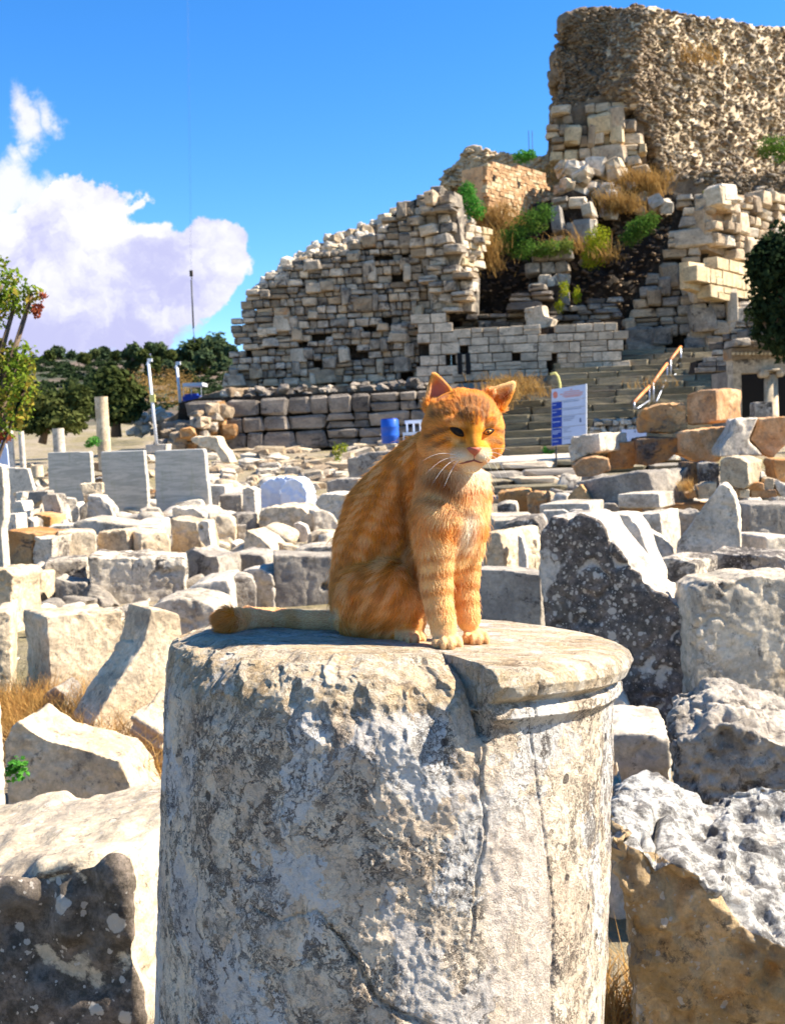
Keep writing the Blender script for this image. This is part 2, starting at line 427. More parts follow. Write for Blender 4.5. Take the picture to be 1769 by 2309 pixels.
back = sstep(deg+n_edge*14, 150, 165)*0.0
sound = np.clip(sound, 0, 1)
big = fbm(np.stack([np.sin(TH)*3.2, -np.cos(TH)*3.2, ZZ*7], -1), 4, 0.55, seed=21)
med = fbm(np.stack([np.sin(TH)*11, -np.cos(TH)*11, ZZ*26], -1), 4, 0.6, seed=22)
fin = fbm(np.stack([np.sin(TH)*38, -np.cos(TH)*38, ZZ*90], -1), 4, 0.6, seed=23)
brk = 1-np.abs(fbm(np.stack([np.sin(TH)*6+ZZ*3, -np.cos(TH)*6, ZZ*16], -1), 4, 0.55, seed=24))
upz = np.exp(ZZ/0.055)
rs_l = np.interp(-zs, [0, .012, .03, .06, .10, .16, .5, 1.3], [.318, .327, .331, .333, .334, .334, .335, .340])
lw = sstep(-deg, 48, 78)
brr = rs_b[:, None]*(1-lw)+rs_l[:, None]*lw+(1-.75*lw)*upz*(0.034*(brk-.75)*1.6+0.018*big-0.008*np.abs(med))-0.03*upz*np.exp(-((deg-9)/7)**2)-0.04*np.exp(ZZ/0.045)*np.exp(-((deg-19)/2.4)**2)
rrr = rs_r[:, None]+0.004*big*1.0+0.0025*med
RR = brr*(1-sound)+rrr*sound
RR = RR+0.0010*med*(1-0.6*sound)+0.0024*fin*(1-0.5*sound)+0.004*big
# scaly flaking of the worn face
cell = fbm(np.stack([TH*9+0.8*med, ZZ*24+0.8*big, 0*TH], -1), 3, 0.5, seed=31)
RR -= 0.0022*sstep(np.abs(cell), 0.0, 0.5)*sstep(-deg, -45, 10)
def groove(path, w_, dep):
    global RR
    pts = np.array(path, float)
    best = np.full(TH.shape, 1e9)
    A = np.stack([TH*0.335, ZZ], -1)+0.004*np.stack([fbm(np.stack([TH*40, ZZ*60, 0*TH], -1), 3, seed=41), fbm(np.stack([TH*40, ZZ*60, 0*TH], -1), 3, seed=42)], -1)
    for a_, b_ in zip(pts[:-1], pts[1:]):
        a2 = np.array([a_[0]*math.pi/180*0.335, a_[1]]); b2 = np.array([b_[0]*math.pi/180*0.335, b_[1]])
        ab = b2-a2; t = np.clip(((A-a2)@ab)/(ab@ab), 0, 1)
        best = np.minimum(best, np.linalg.norm(A-a2-t[..., None]*ab, axis=-1))
    RR = RR-dep*np.exp(-(best/w_)**2)
groove([(20, 0.0), (20.5, -.05), (21, -.085)], 0.0045, 0.030)
groove([(21, -.085), (20, -.14), (21.5, -.2), (20, -.27), (19, -.34)], 0.0016, 0.003)
groove([(-9, -.33), (-5, -.36), (-1, -.40), (6, -.425), (16, -.445)], 0.0028, 0.009)
groove([(-30, -.31), (-22, -.32), (-14, -.30), (-9, -.33)], 0.0016, 0.004)
groove([(31, -.02), (35, -.16), (40, -.3), (41, -.5)], 0.0016, 0.003)
SV = np.stack([cyl[..., 0]*RR, cyl[..., 1]*RR, ZZ], -1)
# top disc with slight wear
TT, TH2 = np.meshgrid(t_top[:-1], th, indexing='ij')
edge = RR[0][None, :]
rr2 = TT*edge
X2, Y2 = np.sin(TH2)*rr2, -np.cos(TH2)*rr2
zt = 0.004*fbm(np.stack([X2*9, Y2*9, 0*X2], -1), 4, seed=51)+0.0014*fbm(np.stack([X2*30, Y2*90, 0*X2], -1), 4, 0.6, seed=52)
snd_top = np.interp(TH2, th, sound[0])
zt = zt*sstep(1-TT, 0.0, 0.05)-0.010*(1-snd_top)*sstep(TT, 0.86, 1.0)-0.003*sstep(TT, 0.9, 1.0)
SV[0, :, 2] = -0.010*(1-sound[0])-0.003
for k_ in range(1, 26):
    SV[k_, :, 2] -= (0.013*(1-sound[0])+0.003)*(1-k_/26)*0.6
TV = np.stack([X2, Y2, zt], -1)
ALL = np.concatenate([TV, SV], 0)
rows = ALL.shape[0]
flat = ALL.reshape(-1, 3)
wv = np.array(top_c)[None]+flat[:, :1]*np.array(ax_x)[None]+flat[:, 1:2]*np.array(ax_y)[None]+flat[:, 2:3]*np.array(axv)[None]
idx = np.arange(rows*nth).reshape(rows, nth)
nx = np.roll(idx, -1, axis=1)
FQ = np.stack([idx[:-1], idx[1:], nx[1:], nx[:-1]], -1).reshape(-1, 4)
m, nt = newmat('column_marble')
tco = nt.n('TexCoord').outputs['Object']
sepo = nt.n('SeparateXYZ', i_0=tco)
wn = nt.noise(tco, 7, 6, 0.65, col=True)
wv1 = nt.vm('ADD', tco, nt.vm('MULTIPLY', nt.vm('SUBTRACT', wn, (.5, .5, .5)), (0.20, 0.20, 0.26)))
base = nt.mix(nt.ss(nt.noise(wv1, 12, 13, 0.76), 0.44, 0.58), (1.0, 0.81, 0.58), (0.80, 0.61, 0.42))
base = nt.mix(nt.m('MULTIPLY', nt.ss(nt.noise(nt.vm('ADD', wv1, (4, 2, 9)), 27, 13, 0.8), 0.56, 0.61), 0.55), base, (0.19, 0.15, 0.12))
cells = nt.voro(nt.vm('MULTIPLY', wv1, (1, 1, 0.62)), 22, 'DISTANCE_TO_EDGE')
veinm = nt.m('MULTIPLY', nt.ss(cells, 0.055, 0.0), nt.ss(nt.noise(tco, 7, 5, 0.6), 0.38, 0.56))
base = nt.mix(nt.m('MULTIPLY', veinm, 0.4), base, (0.17, 0.135, 0.11))
clast = nt.voro(nt.vm('MULTIPLY', wv1, (1, 1, 0.7)), 16, out='Color')
cs = nt.n('SeparateColor', i_0=clast)
base = nt.mix(nt.m('MULTIPLY', nt.ss(cs.outputs[0], 0.6, 0.8), 0.75), base, (0.80, 0.76, 0.69))
base = nt.mix(nt.m('MULTIPLY', nt.ss(cs.outputs[1], 0.75, 0.95), 0.35), base, (0.50, 0.37, 0.27))
streak = nt.noise(nt.vm('MULTIPLY', wv1, (10, 10, 3.2)), 3.2, 9, 0.72)
base = nt.mix(nt.m('MULTIPLY', nt.ss(streak, 0.56, 0.62), 0.6), base, (0.12, 0.10, 0.085))
pep = nt.noise(tco, 60, 6, 0.8)
base = nt.mix(nt.m('MULTIPLY', nt.ss(pep, 0.59, 0.66), 0.4), base, (0.10, 0.08, 0.065))
def contour(scale, off_, w_, gate, rough=.62):
    n_ = nt.noise(nt.vm('ADD', nt.vm('MULTIPLY', wv1, (1, 1, .6)), off_), scale, 11, rough, 0.6)
    l_ = nt.ss(nt.m('ABSOLUTE', nt.m('SUBTRACT', n_, 0.5)), w_, 0.0)
    return nt.m('MULTIPLY', l_, nt.ss(nt.noise(nt.vm('ADD', tco, off_), scale*.7, 5, .6), gate, gate+.14))
c1_ = contour(6, (1, 2, 3), .016, .40); c2_ = contour(13, (5, 1, 8), .022, .42); c3_ = contour(26, (3, 7, 1), .035, .46)
veins = nt.m('MAXIMUM', c1_, nt.m('MAXIMUM', c2_, c3_))
base = nt.mix(nt.m('MULTIPLY', veins, .85), base, (0.085, 0.06, 0.045))
hol = nt.voro(nt.vm('ADD', tco, (1.3, .2, .4)), 26); hc_ = nt.n('SeparateColor', i_0=nt.voro(nt.vm('ADD', tco, (1.3, .2, .4)), 26, out='Color'))
holes = nt.m('MULTIPLY', nt.ss(nt.m('SUBTRACT', nt.m('ADD', hol, nt.m('MULTIPLY', nt.noise(tco, 70, 4, .7), .16)), nt.m('MULTIPLY', hc_.outputs[1], .16)), .13, .08), nt.m('GREATER_THAN', hc_.outputs[0], .72))
base = nt.mix(nt.m('MULTIPLY', holes, .85), base, (0.035, 0.025, 0.022))
# dark growth in a few patches of the shaft
lich = nt.noise(nt.vm('ADD', wv1, (2, 3, 4.4)), 5.5, 14, 0.82, 0.5)
base = nt.mix(nt.m('MULTIPLY', nt.ss(lich, 0.575, 0.62), 0.85), base, (0.045, 0.042, 0.05))
# smoother, pinkish strip on the right of the shaft
xm = nt.m('MULTIPLY', nt.ss(sepo.outputs[0], 0.185, 0.205), nt.ss(sepo.outputs[0], 0.285, 0.27))
xm = nt.m('MULTIPLY', xm, nt.m('MULTIPLY', nt.ss(sepo.outputs[1], 0.0, -0.05), nt.ss(sepo.outputs[2], LZ-0.115, LZ-0.15)))
base = nt.mix(nt.m('MULTIPLY', xm, nt.ss(nt.noise(wv1, 8, 5, .6), 0.66, 0.40)), base, nt.mix(nt.noise(tco, 90, 4, .7), (0.86, 0.68, 0.52), (0.92, 0.78, 0.62)))
# honey patina of the upper face and moulding with dark streaks
tp = nt.ss(nt.m('ADD', sepo.outputs[2], nt.m('MULTIPLY', nt.noise(tco, 12, 5, .6), 0.02)), LZ-0.055, LZ-0.012)
gt = nt.noise(nt.vm('MULTIPLY', wv1, (9, 34, 9)), 1.6, 9, 0.72)
topc = nt.mix(nt.ss(gt, 0.36, 0.62), (0.80, 0.68, 0.50), (0.62, 0.43, 0.22))
topc = nt.mix(nt.m('MULTIPLY', nt.ss(nt.noise(nt.vm('MULTIPLY', wv1, (11, 60, 9)), 1.3, 12, 0.78), 0.51, 0.60), 0.8), topc, (0.19, 0.12, 0.06))
topc = nt.mix(nt.ss(nt.noise(tco, 9, 8, 0.7), 0.54, 0.64), topc, (0.70, 0.66, 0.58))
base = nt.mix(nt.m('MULTIPLY', tp, 0.85), base, topc)
h = nt.m('ADD', nt.m('MULTIPLY', nt.noise(wv1, 20, 13, 0.76), 1.7), nt.m('MULTIPLY', nt.ss(cells, 0.0, 0.12), 0.06))
h = nt.m('ADD', h, nt.m('MULTIPLY', pep, 0.3))
h = nt.m('SUBTRACT', h, nt.m('MULTIPLY', nt.m('MAXIMUM', veins, holes), 0.45))
h = nt.m('ADD', h, nt.m('MULTIPLY', nt.noise(nt.vm('MULTIPLY', wv1, (1, 1, 1)), 90, 5, .7), 0.35))
finish(nt, base, 0.8, h, 0.9, 0.012, 0.3)
MATS['column_marble'] = m
base_c = np.array(top_c)-np.array(axv)*LZ
mcol = mesh_from('column_drum', wv-base_c, FQ)
column = link('column_drum', mcol, m, None, Vector(base_c))
tag(column, 'broken veined white marble column drum with chipped rim that the orange cat sits on', 'column drum')
COL_BVH = BVHTree.FromPolygons([Vector(v) for v in wv[::1]], [tuple(f) for f in FQ[: (nr+40)*nth]])
def on_top(px, py):
    h_ = COL_BVH.ray_cast(CAM, ray(px, py).normalized())
    return h_[0]
# ---------------------------------------------------------------- blocks lying in front of the theatre
CR = {'L1': (0, 1000, 4.2), 'L2': (380, 960, 4.2), 'L3': (0, 1360, 4.2), 'L4': (0, 560, 2.8), 'R2': (1050, 1050, 2.3366), 'R4': (1100, 960, 4.941),
      'R5': (1369, 840, 4.2), 'R6': (1369, 1180, 4.2), 'S': (1220, 820, 6.4615), 'B3': (0, 1600, 2.4), 'B4': (1069, 1609, 2.4), 'X': (0, 0, 1.0),
      'T1': (380, 280, 2.4), 'T3': (1000, 0, 2.1847), 'T4': (1000, 600, 2.1847), 'T5': (1180, 360, 2.8523), 'W4': (370, 740, 4.2), 'W1': (500, 380, 4.2), 'W2': (850, 300, 4.2)}
def cpx(crop, pts):
    a, b, s = CR[crop]; return [(a+x/s, b+y/s) for x, y in pts]
def dg(px, py, z=0.0):
    "distance at which ground level z is seen at that pixel"
    r_ = ray(px, py); return (z-1.5)/r_.z
PEND = []
def block(label, mat, crop, poly, d, yaw=-12, t=None, ground=True, amp=1.0, name='marble_block', cat='stone block', group='carved marble blocks strewn before the theatre',
          dz=0.0, du=0.0, soft=2, res=None, tp=1.0, holes=(), dt=0.0, chips=1.0, zg=-0.06, back=None):
    pts = cpx(crop, poly)
    cx = sum(p_[0] for p_ in pts)/len(pts); cy = sum(p_[1] for p_ in pts)/len(pts)
    p0 = P(cx, cy, d); psi = R(yaw)
    n = Vector((math.sin(psi), -math.cos(psi), 0)); U = Vector((math.cos(psi), math.sin(psi), 0)); N = -n
    uvb = None
    if back:
        pb = p0+N*t; uvb = []
        for (x, y) in cpx(crop, back):
            r_ = ray(x, y); q_ = CAM+r_*(n.dot(pb-CAM)/n.dot(r_)); uvb.append(((q_-p0).dot(U), q_.z))
    uv = []
    for (x, y) in pts:
        r_ = ray(x, y); s = n.dot(p0-CAM)/n.dot(r_); q_ = CAM+r_*s
        uv.append([(q_-p0).dot(U), q_.z])
    zl, zh = min(z for u, z in uv), max(z for u, z in uv); zsp = zh-zl
    if ground:
        for q_ in uv:
            if q_[1] < zl+0.22*zsp: q_[1] = min(q_[1], zg)
    wpx = max(p_[0] for p_ in pts)-min(p_[0] for p_ in pts); hpx = max(p_[1] for p_ in pts)-min(p_[1] for p_ in pts)
    wid = max(u for u, z in uv)-min(u for u, z in uv)
    if t is None: t = min(wid, zsp)*0.8
    PEND.append(dict(label=label, mat=mat, uv=uv, p0=p0, yaw=psi, t=t, amp=amp, name=name, cat=cat, group=group, dz=dz, du=du, soft=soft, tp=tp,
                     res=res or max(34, min(120, max(wpx, hpx)/4.0)), size=max(wid, zsp, t), mn=min(wid, zsp, t), holes=[((cpx(crop, [h_[:2]])[0]), h_[2]) for h_ in holes], dt=dt, chips=chips, uvb=uvb))

G1 = 'carved marble blocks strewn before the theatre'
# --- left foreground
block('large pale block with dark lichened front, lower left corner of the picture', 'lichen_shade_block', 'X', [(-800, 2120), (-400, 2060), (0, 1985), (150, 1958), (283, 1940), (298, 2010), (300, 2120), (316, 2320), (330, 2500), (-800, 2500)], 2.62, -9, 0.72, chips=.8, soft=5)
block('low cream slab with a raised left end, behind the lichened block at lower left', 'warm_marble', 'L3', [(30, 1330), (90, 1190), (180, 1115), (300, 1210), (480, 1310), (640, 1345), (860, 1400), (1130, 1500), (1400, 1690), (1560, 1760), (60, 1800)], 4.4, -6, 0.30, dz=.0)
block('big beige block with a rough dark left side, shaded by the leaning slab', 'warm_marble', 'L3', [(425, 125), (760, 95), (1160, 78), (1190, 300), (1150, 1050), (395, 1050), (470, 700)], 6.2, 36, 0.42, soft=2)
block('tall pale slab leaning to the right beside the column, its narrow side in shade', 'warm_marble', 'L3', [(1430, 45), (1560, 60), (1720, 110), (1720, 1300), (1250, 1300), (860, 1180), (1060, 820), (1290, 500), (1365, 350)], 5.3, 38, 0.27, ground=False, amp=.6, name='leaning_slab', cat='marble slab')
block('small weathered stone propping the foot of the leaning slab', 'grey_marble', 'L3', [(400, 880), (520, 790), (610, 860), (640, 1100), (380, 1130)], 5.75, -5, .25)
block('cream moulded cornice piece half hidden by the column edge', 'warm_marble', 'L3', [(1230, 1090), (1300, 1060), (1560, 1230), (1560, 1440), (1400, 1400), (1245, 1340)], 4.9, -20, .3, dz=.08, name='cornice_fragment', cat='cornice fragment')
block('narrow block at the left border beside the big beige block', 'warm_marble', 'L3', [(-60, 90), (60, 70), (105, 110), (110, 700), (90, 1000), (-60, 1000)], 6.7, 14, .4)
block('tall white stone cut by the left border near the green plant', 'pale_marble', 'X', [(-120, 1560), (-40, 1570), (-34, 1640), (-30, 1800), (-120, 1800)], 3.6, -8, .12)
# --- left middle rows
block('oblong block with black lichen patch and white spots on its front', 'blotched_marble', 'L1', [(825, 1070), (1000, 1085), (1400, 1080), (1740, 1095), (1755, 1200), (1740, 1500), (1400, 1540), (850, 1540)], 10.3, 8, .75)
block('worn block with streaked left flank, left of the black lichened oblong block', 'blotched_marble', 'L1', [(365, 1260), (440, 1120), (600, 1105), (830, 1105), (830, 1500), (520, 1520), (385, 1540)], 10.9, 16, .6)
block('low pale block tucked before the streaked block', 'grey_marble', 'L1', [(520, 1270), (680, 1315), (820, 1320), (820, 1540), (520, 1540)], 10.2, 4, .35)
block('block with wavy concave left profile near the left border', 'warm_marble', 'L1', [(130, 1215), (250, 1240), (395, 1235), (390, 1400), (395, 1560), (105, 1580), (90, 1430), (125, 1300)], 10.6, -6, .55, dz=0)
block('rough white boulder on the left border, below the tall white stone', 'warm_marble', 'L1', [(-120, 1190), (60, 1200), (125, 1260), (100, 1400), (105, 1580), (-120, 1620)], 8.9, -20, .4)
block('tall rough white stone standing on the left border', 'pale_marble', 'L1', [(-260, 200), (-60, 195), (22, 210), (35, 430), (45, 680), (15, 820), (30, 1080), (40, 1210), (-260, 1230)], 9.6, -10, .12, name='standing_stone', cat='standing stone')
block('dark weathered block with split right half, third row on the left', 'tan_stone', 'L1', [(42, 812), (180, 835), (335, 855), (300, 1010), (300, 1190), (85, 1200), (45, 1000)], 13.4, -28, .6)
block('cracked rugged block joined to the dark weathered block', 'blotched_marble', 'L1', [(330, 880), (420, 905), (500, 890), (490, 1110), (340, 1180), (300, 1100)], 13.2, -14, .5)
block('beige dressed block with flat bright face in the third row', 'warm_marble', 'L1', [(545, 840), (740, 830), (915, 832), (922, 1080), (550, 1100)], 13.6, 20, .6, amp=.7)
block('rugged cream block between two beige dressed blocks', 'warm_marble', 'L1', [(918, 838), (1060, 835), (1190, 812), (1230, 1000), (1225, 1080), (920, 1090)], 13.9, -8, .55, chips=1.5)
block('rounded cream block with shadowed ochre left side, right end of the third row', 'warm_marble', 'L1', [(1325, 850), (1430, 835), (1600, 830), (1630, 950), (1625, 1090), (1330, 1090)], 13.8, 28, .75, soft=5)
block('dark olive cube among small carved fragments at left', 'tan_stone', 'L1', [(325, 660), (480, 690), (490, 870), (330, 850), (240, 780)], 17.5, -8, .6)
block('low white block beneath the scroll fragment at left', 'pale_marble', 'L1', [(455, 785), (680, 770), (800, 790), (800, 870), (460, 870)], 16, 10, .5)
block('standing white fragment with scrolled black carving', 'blotched_marble', 'L1', [(390, 500), (440, 480), (530, 480), (550, 540), (580, 620), (600, 720), (470, 700), (400, 590)], 18, -14, .3, name='carved_fragment', cat='carved fragment', group='small carved fragments')
block('upright grey fragment right of the scrolled carving', 'white_marble', 'L1', [(560, 520), (640, 515), (725, 520), (755, 690), (640, 760), (600, 700), (575, 600)], 18.6, 22, .35, name='carved_fragment', cat='carved fragment', group='small carved fragments')
block('grey slab fragment behind the small carved fragments', 'grey_marble', 'L1', [(220, 460), (450, 445), (455, 500), (320, 590), (300, 700), (170, 720), (160, 520)], 19.5, -6, .3, name='carved_fragment', cat='carved fragment', group='small carved fragments')
block('small square fragment with a carved V, far left', 'pale_marble', 'L1', [(150, 460), (222, 455), (200, 540), (120, 580), (110, 660), (145, 660)], 18.9, -12, .22, name='carved_fragment', cat='carved fragment', group='small carved fragments')
block('bright zigzag broken slab at far left before the grey slab fragment', 'pale_marble', 'L1', [(135, 545), (200, 545), (235, 640), (300, 620), (285, 700), (200, 830), (150, 800)], 17.8, -18, .3, name='carved_fragment', cat='carved fragment', group='small carved fragments')
block('small stone with round notch below the zigzag slab', 'blotched_marble', 'L1', [(205, 740), (260, 700), (320, 740), (330, 830), (200, 830)], 16.9, -10, .3)
block('white block at left border under the pale leaning slab', 'pale_marble', 'L1', [(60, 670), (150, 665), (155, 790), (190, 820), (60, 830)], 16, -15, .3)
block('pale bluish slab leaning back at the far left', 'pale_marble', 'L1', [(75, 225), (265, 235), (325, 450), (130, 470), (110, 560), (85, 500)], 21, -8, .12, name='pale_slab', cat='marble slab', amp=.3)
block('broken mushroom shaped capital above a bright wedge stone', 'warm_marble', 'L1', [(750, 385), (860, 372), (972, 372), (970, 470), (950, 520), (840, 520), (800, 575), (780, 480)], 19, 10, .3, ground=False, name='broken_capital', cat='capital')
block('bright cream wedge shaped stone leaning before the marble panels', 'pale_marble', 'L1', [(830, 485), (950, 500), (1050, 600), (1110, 740), (1200, 775), (1100, 800), (820, 720)], 18.6, -6, .35, name='wedge_stone')
block('shaded pillar stub under the broken capital', 'grey_marble', 'L1', [(760, 620), (830, 560), (835, 720), (760, 700)], 19.4, 20, .3)
block('flat low rubble slab in the middle left', 'white_marble', 'L1', [(690, 745), (820, 715), (950, 730), (1250, 775), (1500, 790), (1500, 860), (690, 850)], 15.6, 0, .9, name='low_slab')
block('flat stone right of the wedge stone', 'grey_marble', 'L1', [(1095, 670), (1200, 700), (1320, 680), (1330, 780), (1120, 760)], 18, 12, .6)
block('white rounded drum lying before the third marble panel', 'white_marble', 'L1', [(1330, 640), (1400, 612), (1510, 612), (1550, 670), (1540, 730), (1330, 730)], 18.5, 16, .5, soft=6)
block('low white slab between the drum and the rounded cream block', 'pale_marble', 'L1', [(1270, 740), (1540, 720), (1570, 800), (1280, 790)], 16.5, 0, .8, name='low_slab')
# --- centre left
block('notched grey block with bright crest, before the third marble panel', 'white_marble', 'L2', [(28, 770), (130, 780), (240, 780), (340, 860), (330, 960), (30, 960)], 17, -24, .7, chips=1.4)
block('block with a curled beak end and round hole', 'warm_marble', 'L2', [(20, 870), (130, 900), (260, 910), (285, 1000), (310, 1140), (290, 1240), (30, 1250)], 14.2, -20, .5)
block('curled horn shaped stone with a drilled hole', 'pale_marble', 'L2', [(270, 930), (310, 900), (380, 905), (380, 980), (405, 1150), (360, 1160), (290, 1080)], 13.7, -20, .16, ground=False, holes=((306, 965, .026),), name='horn_stone', cat='carved fragment', amp=.5)
block('large rounded grey block with smooth shaded front', 'warm_marble', 'L2', [(385, 850), (560, 845), (640, 900), (640, 1060), (600, 1180), (590, 1290), (400, 1290), (340, 1100)], 15.4, 10, .9, soft=5)
block('small reddish grey block wedged behind the rounded grey block', 'grey_marble', 'L2', [(630, 850), (700, 835), (840, 830), (845, 1100), (650, 1100)], 17.5, 16, .5)
block('thin upright slab between the rounded block and the tilted slab', 'grey_marble', 'L2', [(650, 945), (740, 940), (710, 1130), (650, 1160)], 15.8, 10, .2)
block('big pale block with recessed panel at the back centre', 'warm_marble', 'L2', [(845, 790), (1000, 770), (1250, 765), (1365, 850), (1380, 980), (1250, 1180), (1000, 1200), (860, 1200)], 17.3, -8, .9)
block('shell shaped carved stone leaning on the big pale block', 'pale_marble', 'L2', [(1175, 930), (1230, 915), (1300, 950), (1332, 1040), (1310, 1120), (1250, 1145), (1225, 1040)], 15.8, -8, .15, ground=False, name='shell_stone', cat='carved fragment', soft=4)
block('upright block with notch just left of the cat back', 'white_marble', 'L2', [(1375, 810), (1480, 800), (1570, 850), (1640, 1000), (1640, 1180), (1390, 1180)], 16, 14, .5)
block('beige rolled block low beside the cat back', 'warm_marble', 'L2', [(1340, 1040), (1450, 1000), (1640, 1010), (1640, 1240), (1320, 1240)], 14.6, 8, .5, soft=6)
block('cream slab lying on edge with a bright sloping top', 'warm_marble', 'L2', [(700, 1180), (730, 985), (870, 1060), (1010, 1205), (1000, 1290), (700, 1290)], 13.4, -24, .45, name='tilted_slab', cat='marble slab', soft=1, amp=.5)
block('bright triangular sliver beside the tilted slab', 'pale_marble', 'L2', [(590, 1090), (720, 1190), (720, 1260), (580, 1290)], 13.9, -8, .4)
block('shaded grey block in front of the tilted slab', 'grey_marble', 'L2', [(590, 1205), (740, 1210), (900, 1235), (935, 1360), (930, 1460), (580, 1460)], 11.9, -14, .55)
block('long smooth slab with small round socket, left of the cat back', 'grey_marble', 'L2', [(990, 1215), (1200, 1225), (1700, 1245), (1700, 1650), (1010, 1650)], 9.6, 6, .42, amp=.4, soft=2, holes=((1480, 1525, .03),), name='socketed_slab', cat='marble slab')
block('rough low stone on top behind the socketed slab', 'blotched_marble', 'L2', [(1180, 1190), (1350, 1140), (1600, 1140), (1600, 1260), (1190, 1260)], 11.6, 0, .5)
block('hollowed scoop shaped stone with dark mouth', 'grey_marble', 'L2', [(550, 1440), (690, 1420), (800, 1440), (830, 1520), (820, 1720), (610, 1720), (560, 1560)], 9.2, 10, .35, soft=5)
block('white rounded lump behind the scoop shaped stone', 'pale_marble', 'L2', [(690, 1370), (780, 1345), (880, 1350), (985, 1420), (1005, 1620), (1000, 1680), (760, 1680)], 9.6, -20, .5, soft=5)
block('flat pale stone half buried behind the column top', 'pale_marble', 'L2', [(160, 1560), (280, 1490), (430, 1460), (560, 1455), (600, 1560), (600, 1720), (180, 1720)], 8.9, 0, .7, soft=5)
block('violet grey fluted stone with raised white end', 'grey_marble', 'L2', [(160, 1230), (220, 1160), (300, 1200), (370, 1235), (460, 1230), (480, 1330), (480, 1480), (150, 1600)], 11.4, -26, .45, chips=1.2)
block('small square moulded stone between two grey blocks', 'warm_marble', 'L2', [(480, 1270), (585, 1270), (580, 1460), (480, 1470)], 12.6, 4, .3)
block('long low mound of pale stone at the column left shoulder', 'white_marble', 'L3', [(1400, 60), (1500, -20), (1700, -50), (1900, -20), (2040, 40), (2060, 400), (1450, 400)], 6.9, -4, .5, soft=5)
block('white square block beside the third marble panel foot', 'pale_marble', 'L2', [(385, 560), (540, 565), (545, 660), (480, 670), (480, 800), (400, 820), (370, 700)], 22, -8, .5)
block('long dark fronted sill stone behind the centre blocks', 'grey_marble', 'L2', [(480, 655), (690, 650), (700, 780), (490, 780)], 21, 0, .8, name='sill_stone')
block('short upright post stone at the end of the sill stone', 'pale_marble', 'L2', [(695, 600), (760, 580), (815, 610), (820, 770), (700, 780)], 20.5, -10, .4)
block('white rough boulder left of the cat shoulder', 'pale_marble', 'L2', [(1380, 730), (1450, 645), (1560, 640), (1700, 660), (1700, 800), (1400, 800)], 20, -14, .8, chips=1.4)
block('dark block behind the white boulder near the cat shoulder', 'grey_marble', 'L2', [(1490, 530), (1600, 505), (1800, 500), (1800, 660), (1500, 640)], 23, -8, .6)
block('grey block with pale top edge just behind the cat neck', 'grey_marble', 'X', [(782, 1035), (830, 1020), (930, 1015), (930, 1080), (785, 1085)], 26, -8, .9)
# --- right of the cat
block('long dark slab with chamfered edge, right behind the column', 'grey_marble', 'R2', [(20, 545), (200, 550), (392, 578), (385, 800), (20, 800)], 5.6, -34, .16, amp=.35, soft=1, res=60)
for k, (a, b, c) in enumerate(((392, 432, 608), (434, 456, 640), (458, 490, 648))):
    block(['first', 'second', 'last'][k]+' and '+['tallest', 'middle', 'lowest'][k]+' step of the pale stepped moulding behind the column', 'pale_marble', 'R2', [(a, c), (b, c+2), (b+1, 800), (a, 800)], 5.7+k*.02, -20, .22, amp=.3, soft=1, name='stepped_moulding', cat='moulding', group='stepped pale moulding')
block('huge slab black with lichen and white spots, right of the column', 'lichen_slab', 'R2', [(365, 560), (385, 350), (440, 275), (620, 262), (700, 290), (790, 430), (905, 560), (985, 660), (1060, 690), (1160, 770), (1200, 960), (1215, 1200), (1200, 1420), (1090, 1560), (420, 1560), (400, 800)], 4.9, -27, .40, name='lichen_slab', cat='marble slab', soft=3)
block('pale smooth slab leaning behind the huge lichened slab', 'pale_marble', 'R2', [(735, 262), (800, 256), (862, 264), (915, 330), (965, 470), (1015, 585), (1000, 900), (800, 900), (700, 400)], 5.9, -24, .3, amp=.5, name='leaning_slab', cat='marble slab')
block('dark stone with white lichen rings left of the huge slab', 'lichen_marble', 'R4', [(110, 1160), (190, 1090), (300, 1050), (520, 1030), (575, 1110), (560, 1300), (130, 1300)], 9.5, -16, .6)
block('upright grey block with bright broken right face behind the cat leg', 'warm_marble', 'R4', [(-60, 1190), (60, 1180), (130, 1190), (180, 1420), (185, 1700), (-60, 1700)], 7.6, -38, .55, chips=1.5)
block('fluted pale pilaster end beside the broken bright face', 'pale_marble', 'R4', [(325, 1215), (380, 1240), (430, 1440), (455, 1700), (340, 1700)], 7.4, -10, .2, name='pilaster_fragment', cat='pilaster fragment', soft=2)
block('small rough block wedged against the huge lichened slab', 'warm_marble', 'R4', [(390, 1265), (470, 1250), (560, 1255), (540, 1450), (520, 1700), (440, 1700), (430, 1400)], 7.9, -10, .4)
block('carved block with two recessed panels on its front', 'white_marble', 'R4', [(568, 880), (800, 860), (1135, 862), (1140, 1200), (600, 1200)], 10.8, -26, .55, amp=.35, soft=1, name='panelled_block')
block('low pale panel of the carved block, left piece', 'pale_marble', 'R4', [(610, 945), (840, 935), (890, 960), (890, 1150), (600, 1150)], 10.3, -10, .1, amp=.3, soft=1, name='panel_fragment', cat='carved fragment', group='small carved fragments')
block('low pale panel of the carved block, right piece', 'pale_marble', 'R4', [(905, 950), (950, 935), (1040, 935), (1090, 975), (1090, 1150), (905, 1150)], 10.35, -10, .1, amp=.3, soft=1, name='panel_fragment', cat='carved fragment', group='small carved fragments')
block('long flat grey slab behind the cat chest, upper one', 'white_marble', 'R4', [(30, 1005), (300, 995), (500, 992), (560, 1035), (560, 1110), (30, 1110)], 11.6, 0, .5, amp=.5, name='low_slab')
block('low slab in front of the upper flat grey slab', 'white_marble', 'R4', [(60, 1055), (300, 1045), (380, 1048), (380, 1200), (60, 1200)], 10.6, 0, .4, amp=.5, name='low_slab')
